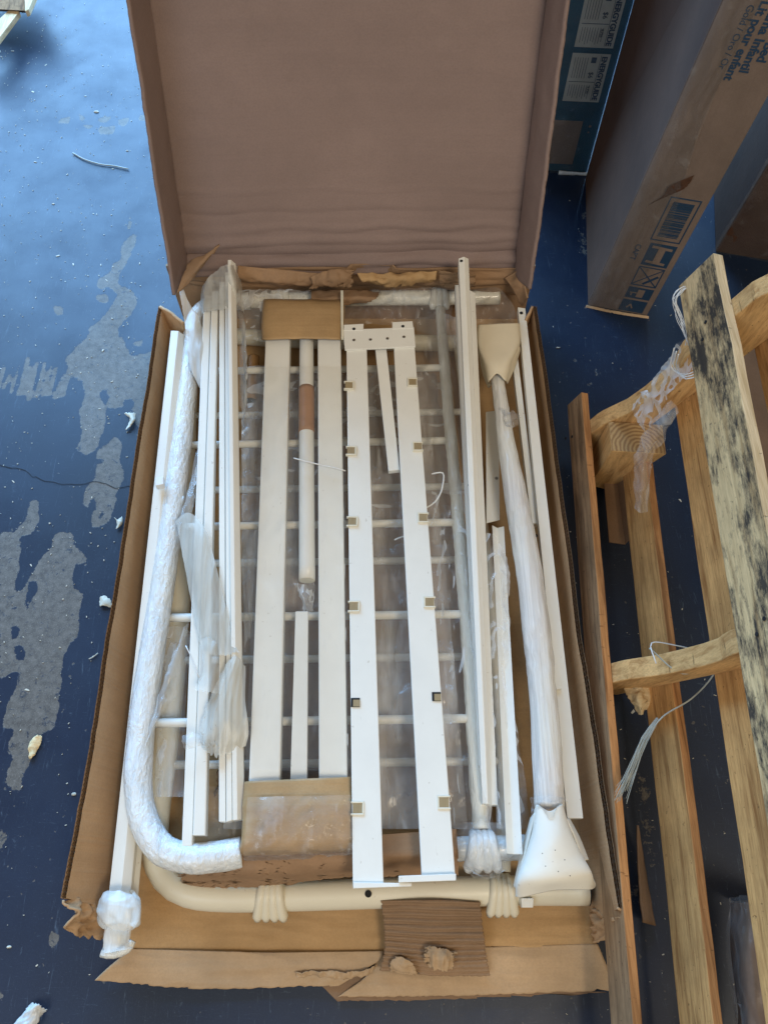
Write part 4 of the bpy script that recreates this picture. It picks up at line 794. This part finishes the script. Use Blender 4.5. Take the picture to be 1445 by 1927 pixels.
class Face:
    def __init__(s, o, r, u): s.o = o; s.r = r; s.u = u; s.n = (-u).cross(r).normalized()
    def at(s, a, b, d=0): return s.o + s.r * a + s.u * b + s.n * d
    def rect(s, a0, b0, a1, b1, d=.001):
        q = [s.at(a0, b0, d), s.at(a1, b0, d), s.at(a1, b1, d), s.at(a0, b1, d)]
        return hexa(q, [p - s.n * (d * .9) for p in q])
    def line(s, p, q, w_, d=.0012):
        v = Vector((q[0] - p[0], q[1] - p[1], 0)); v.normalize(); m = (-v.y * w_ / 2, v.x * w_ / 2)
        qd = [s.at(p[0] + m[0], p[1] + m[1], d), s.at(q[0] + m[0], q[1] + m[1], d), s.at(q[0] - m[0], q[1] - m[1], d), s.at(p[0] - m[0], p[1] - m[1], d)]
        return hexa(qd, [k - s.n * (d * .9) for k in qd])
# tall toddler bed carton
lean = Vector((.072, 0, 1)).normalized()
A0 = Vector((.585, 1.537, 0)); A1 = Vector((.749, 1.497, 0)); A2 = Vector((.640, 2.06, 0)); A3 = A2 + (A1 - A0)
tc = thing('tall_carton', 'tall plastic-wrapped brown carton printed Toddler Bed standing on end, upper right', 'cardboard box', (.69, 1.75, 0))
Ht = 1.35
V, Fs = hexa([A2 + Vector((0.0, .02, Ht)), A3 + lean * Ht, A1 + lean * Ht, A0 + lean * Ht], [A2, A3, A1, A0])
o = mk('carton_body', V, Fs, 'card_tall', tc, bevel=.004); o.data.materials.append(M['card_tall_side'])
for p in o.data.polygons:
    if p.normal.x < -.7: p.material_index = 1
ff = Face(A0, (A1 - A0).normalized(), lean); W_ = (A1 - A0).length
# handling symbols: rows up the face
ink = []
def add(*a): ink.append(a)
s0 = .084; s1 = .152
def sym(b0, b1): return mk('printed_symbol', *ff.rect(s0, b0, s1, b1), 'ink', tc)
k = .072
sym(.008, .052); a_ = sym(.060, .100)
mk('cup_print', *merge([ff.rect(s0 + .012, .070, s0 + .016, .078, .0018), ff.rect(s0 + .028, .066, s0 + .046, .094, .0018), ff.rect(s0 + .008, .079, s0 + .028, .082, .0018)]), 'card_tall', tc)
mk('arrow_print', *merge([ff.line((s0 + .018, .022), (s0 + .026, .036), .004, .0018), ff.line((s0 + .026, .036), (s0 + .034, .022), .004, .0018)]), 'card_tall', tc)
b0, b1 = .108, .176; e = .003
mk('no_hook_print', *merge([ff.rect(s0, b0, s1, b0 + e), ff.rect(s0, b1 - e, s1, b1), ff.rect(s0, b0 + e, s0 + e, b1 - e), ff.rect(s1 - e, b0 + e, s1, b1 - e), ff.line((s0 + .004, b0 + .005), (s1 - .004, b1 - .005), .0025, .0009), ff.line((s0 + .004, b1 - .005), (s1 - .004, b0 + .005), .0025, .0014), ff.line((s0 + .03, b0 + .008), (s1 - .008, b0 + .04), .006, .0018)]), 'ink', tc)
sym(.182, .256)
mk('carry_print', *merge([ff.rect(s0 + .026, .197, s0 + .044, .241, .0018), ff.line((s0 + .008, .196), (s0 + .058, .192), .007, .0020), ff.line((s0 + .008, .246), (s0 + .060, .242), .007, .0020)]), 'card_tall', tc)
b0, b1 = .266, .400
mk('barcode_frame', *merge([ff.rect(s0 - .006, b0, s1, b0 + e), ff.rect(s0 - .006, b1 - e, s1, b1), ff.rect(s0 - .006, b0 + e, s0 - .006 + e, b1 - e), ff.rect(s1 - e, b0 + e, s1, b1 - e)]), 'ink', tc)
rb = random.Random(3); y_ = b0 + .014; prt = []
while y_ < b1 - .014:
    w_ = rb.choice((.0012, .0018, .003, .0045)); prt.append(ff.rect(s0 + .006, y_, s1 - .012, y_ + w_)); y_ += w_ + rb.choice((.001, .0014, .0024))
tag(mk('barcode', *merge(prt), 'ink', tc), kind='stuff')
for txt, sz, a, b in (('Toddler Bed', .026, .112, .90), ('Cama Infantil', .026, .090, .88), ('Lit pour enfant', .026, .068, .88), ('Gold / Oro / Or', .019, .048, .87)):
    face_text(txt, sz, ff.at(a, b - .03), ff.r, ff.u, tc, bold=.0006 if sz > .02 else 0)
face_text("CAP'T", .020, ff.at(.052, .245), ff.r, ff.u, tc)
# dark patch of mesh tape on the carton
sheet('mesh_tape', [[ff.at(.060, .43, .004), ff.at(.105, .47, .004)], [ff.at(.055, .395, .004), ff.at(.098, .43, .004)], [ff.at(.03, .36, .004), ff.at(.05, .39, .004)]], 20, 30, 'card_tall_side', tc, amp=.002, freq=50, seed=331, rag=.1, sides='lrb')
sheet('clear_wrap', [[ff.at(-.004, h_, .006), ff.at(.05, h_, .008), ff.at(.11 - .04 * (h_ > .4), h_, .005)] for h_ in (.0, .3, .6, .9, 1.3)], 30, 200, 'film_thin', tc, amp=.006, freq=16, seed=332, aniso=(2, 2, .5))
sheet('bottom_rim', [[ff.at(-.004, .004, .002), ff.at(W_ / 2, .003, .004), ff.at(W_ + .004, .004, .002)], [ff.at(-.006, -.0, .008), ff.at(W_ / 2, .0, .012), ff.at(W_ + .006, .0, .008)]], 50, 4, 'card_flap', tc, amp=.003, freq=60, seed=334)
# energy guide carton behind the lid
B0 = Vector((.30, 2.115, 0)); B1 = Vector((.648, 2.09, 0)); upv = Vector((0, 0, 1))
ec = thing('appliance_carton', 'teal printed carton with two yellow-grey energy labels behind the upright lid', 'cardboard box', (.47, 2.3, 0))
dp = Vector((.03, .45, 0))
V, Fs = hexa([B0 + dp + upv * 1.1, B1 + dp + upv * 1.1, B1 + upv * 1.1, B0 + upv * 1.1], [B0 + dp, B1 + dp, B1, B0])
mk('carton_body', V, Fs, 'teal', ec, bevel=.004)
fe = Face(B0, (B1 - B0).normalized(), upv); WE = (B1 - B0).length
mk('brown_panel', *fe.rect(WE - .14, .03, WE - .052, .18), 'card_tall', ec)
def energy(b0, hgt):
    a1 = WE - .022; a0 = a1 - .105
    mk('energy_label', *fe.rect(a0, b0, a1, b0 + hgt), 'label', ec)
    face_text('ENERGYGUIDE', .0205, fe.at(a1 - .022, b0 + hgt - .006, .0012), fe.r, fe.u, ec, bold=.0007, fit=hgt - .012)
    prt = [fe.rect(a1 - .026, b0 + .004, a1 - .0248, b0 + hgt - .004, .0016), fe.rect(a0 + .006, b0 + hgt * .42, a1 - .027, b0 + hgt * .42 + .0014, .0016)]
    r_ = random.Random(int(b0 * 100))
    for i in range(9):
        x = a0 + .010 + i * .007
        prt.append(fe.rect(x, b0 + .008 + r_.random() * .01, x + .0012, b0 + hgt * .36, .0016))
        if i < 6: prt.append(fe.rect(x, b0 + hgt * .5, x + .0012, b0 + hgt * .92, .0016))
    prt.append(fe.rect(a1 - .050, b0 + hgt * .82, a1 - .036, b0 + hgt * .93, .0018))
    tag(mk('label_print', *merge(prt), 'ink', ec), kind='stuff')
    face_text('$6', .018, fe.at(a1 - .048, b0 + hgt * .64, .0012), fe.r, fe.u, ec); face_text('8,735' if b0 > .28 else '9,735', .010, fe.at(a1 - .044, b0 + hgt * .34, .0012), fe.r, fe.u, ec)
energy(.243, .142); energy(.402, .150)
disc('round_mark', fe.at(WE - .028, .165, .0012), .004, 'card_tall', ec, nrm=fe.n, h=.0005)
disc('round_mark', fe.at(WE - .028, .145, .0012), .0025, 'card_tall', ec, nrm=fe.n, h=.0005)
sheet('clear_wrap', [[fe.at(-.01, h_, .006), fe.at(WE / 2, h_, .010), fe.at(WE + .006, h_, .006)] for h_ in (.0, .2, .4, .7, 1.1)], 50, 120, 'film_thin', ec, amp=.006, freq=12, seed=341)
tube('plastic_seam', [fe.at(WE + .004, h_, .008 + .002 * math.sin(h_ * 40)) for h_ in (0, .1, .2, .3, .45, .6, .8, 1.1)], .003, 'wrap', ec, seg=8, step=.01, wr=.002)
tube('plastic_seam', [fe.at(a, .004, .010) for a in (WE - .09, WE - .05, WE + .004)], .005, 'wrap_long', ec, seg=8, step=.008, wr=.002)
# dark wrapped carton at the right edge
dc = thing('dark_wrapped_carton', 'dark brown carton in glossy wrap at the right edge behind the pallet', 'cardboard box', (1.15, 1.9, 0))
D0 = P(1345,474,0); D1 = D0 + Vector((.42, -.10, 0)); D2 = D0 + Vector((.13, .75, 0))
V, Fs = hexa([D2 + lean * .8, D2 + (D1 - D0) + lean * .8, D1 + lean * .8, D0 + lean * .8], [D2, D2 + (D1 - D0), D1, D0])
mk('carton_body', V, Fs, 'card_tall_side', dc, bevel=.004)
fd = Face(D0, (D1 - D0).normalized(), lean)
sheet('clear_wrap', [[fd.at(-.01, h_, .006), fd.at(.2, h_, .010), fd.at(.43, h_, .006)] for h_ in (.0, .2, .4, .8)], 50, 90, 'film_thin', dc, amp=.014, freq=9, seed=351, aniso=(1, 1, .5))
prt = []
for i in range(7): prt.append(fd.rect(.04 + i * .035, .10, .043 + i * .035, .28, .0016))
# second carton low behind pallet at right
bc = thing('low_brown_carton', 'brown ribbed carton lying on the floor behind the pallet on the far right', 'cardboard box', (1.2, 1.0, 0))
V, Fs = bxd((.83, .62, 0), (1.5, 1.36, .22)); mk('carton_body', V, Fs, 'darkfilm', bc, bevel=.004)

# ------------------------------------------------------------------ pallet leg at the top left corner
tp = thing('pallet_corner', 'pale plank corner of another pallet in the upper left corner', 'pallet', P(20,40,0))
slab('plank', [(18,18),(37,21),(-30,110),(-60,90)], .09, .018, 'wood_pale', tp)
V, Fs = hexa([P(-60,-40,.13), P(58,-40,.13), P(49,20,.10), P(-60,14,.10)], [P(-60,-40,.06), P(60,-40,.06), P(49,24,.03), P(-60,18,.03)]); mk('block', V, Fs, 'wood_grey', tp)
slab('plank', [(46,-30),(80,-40),(54,18),(48,21)], .12, .02, 'wood_pale', tp)

# ------------------------------------------------------------------ litter on the floor
def scrap(name, label, cat, pts, mat, z=.004, amp=.004, th=.0008, seed=0, rag=.15):
    c = grid([[(x, y, z + dz) for x, y, dz in r_] for r_ in pts])
    return tag(sheet(name, c, 20, 20, mat, None, thick=th, amp=amp, freq=40, seed=seed, rag=rag, ragfreq=6, sides='lrbt'), label, cat)
scrap('paper_scrap', 'crescent of torn white paper on the blue floor left of the carton', 'paper', [[(232,776,0),(244,776,.006),(256,778,0)],[(246,788,0),(250,792,.008),(254,790,0)],[(236,812,0),(242,806,.005),(246,802,0)]], 'chip', seed=1)
scrap('paper_scrap', 'small torn white scrap against the carton wall below the floor crack', 'paper', [[(214,972,0),(222,978,.004),(230,970,0)],[(222,986,0),(226,984,.006),(231,980,0)],[(218,996,0),(222,994,.004),(226,990,0)]], 'chip', seed=2)
scrap('dry_leaf', 'curled cream leaf scrap beside the left carton wall', 'leaf', [[(188,1124,0),(198,1120,.003),(210,1130,0)],[(186,1134,0),(198,1134,.005),(212,1140,0)],[(190,1142,0),(196,1140,.004),(208,1144,0)]], 'chip', seed=3)
scrap('dry_leaf', 'folded yellowish leaf lying on the bare concrete patch at lower left', 'leaf', [[(64,1388,0),(72,1382,.006),(80,1384,0)],[(54,1402,0),(64,1404,.005),(78,1400,0)],[(56,1430,0),(60,1428,.004),(66,1420,0)]], 'leaf', seed=4)
scrap('plastic_strip', 'crumpled strip of clear plastic at the lower left corner of the floor', 'plastic film', [[(60,1884,.0),(74,1888,.01),(92,1902,0)],[(44,1905,0),(60,1912,.012),(76,1920,0)],[(20,1935,0),(40,1940,.01),(56,1948,0)]], 'film_milk', z=.01, amp=.006, seed=5)
tag(tube('straw', pw(.004, (138,288),(160,300),(190,309),(215,312),(242,318)), .0022, 'straw', None, seg=8, step=.01), 'long curved dry grass stalk on the blue floor left of the lid', 'straw')
tag(tube('straw', pw(.003, (168,1240),(176,1236),(185,1229)), .0012, 'chip', None, seg=6, step=.01), 'short pale splinter near the left carton wall', 'straw')
for k, (x, y, s_, lb) in enumerate(((182,211,7,'largest wood chip above the grass stalk'),(240,284,4,'pale chip just above the right end of the grass stalk'),(213,318,3,'tiny chip below the middle of the grass stalk'),(101,384,4,'lone chip on the plain blue floor, left'),(140,1494,5,'pale pebble beside the left carton wall'),(18,1782,4,'white chip at the lower left below the bare patches'))):
    c = P(x, y, 0); n = 9; rr = s_ / 1100; V = []; r_ = random.Random(k)
    for h_, q in ((0, .9), (.5, 1.0), (1, .5)):
        for i in range(n): a = 2 * math.pi * i / n; g_ = rr * q * r_.uniform(.75, 1.2); V.append(c + Vector((g_ * 1.3 * math.cos(a), g_ * .7 * math.sin(a), h_ * rr * .7)))
    Fs = [(j * n + i, j * n + (i + 1) % n, (j + 1) * n + (i + 1) % n, (j + 1) * n + i) for j in range(2) for i in range(n)] + [tuple(range(n))[::-1], tuple(range(2 * n, 3 * n))]
    tag(mk('pebble', V, Fs, 'chip'), lb, 'wood chip', 'chips on the floor')
rc = random.Random(11); prt = []
for k in range(900):
    if k < 620: px, py = rc.uniform(-20, 330), rc.triangular(-20, 1927, 260)
    elif k < 800: px, py = rc.uniform(1040, 1440), rc.uniform(330, 1927)
    else: px, py = rc.gauss(60, 60), rc.gauss(130, 90)
    c = P(px, py, .0); l_ = rc.uniform(.0006, .0022) * (1 if rc.random() < .93 else 2.6); w2 = l_ * rc.uniform(.2, .7); a = rc.uniform(0, 3.14); h_ = rc.uniform(.0008, .002)
    dx = Vector((math.cos(a), math.sin(a), 0)); dy = Vector((-dx.y, dx.x, 0))
    q = [c + dx * l_ * i + dy * w2 * j + Vector((0, 0, h_)) for i, j in ((-1, rc.uniform(.2, 1)), (1, rc.uniform(.3, 1)), (rc.uniform(.5, 1), -1), (-1, -rc.uniform(.2, 1)))]
    prt.append(hexa(q, [p - Vector((0, 0, h_)) for p in q]))
v, f = merge(prt); tag(mk('floor_debris', v, f, 'chip', None, origin=(0, 0, 0)), 'scattered pale chips and sawdust on the blue floor', 'debris', None, 'stuff')
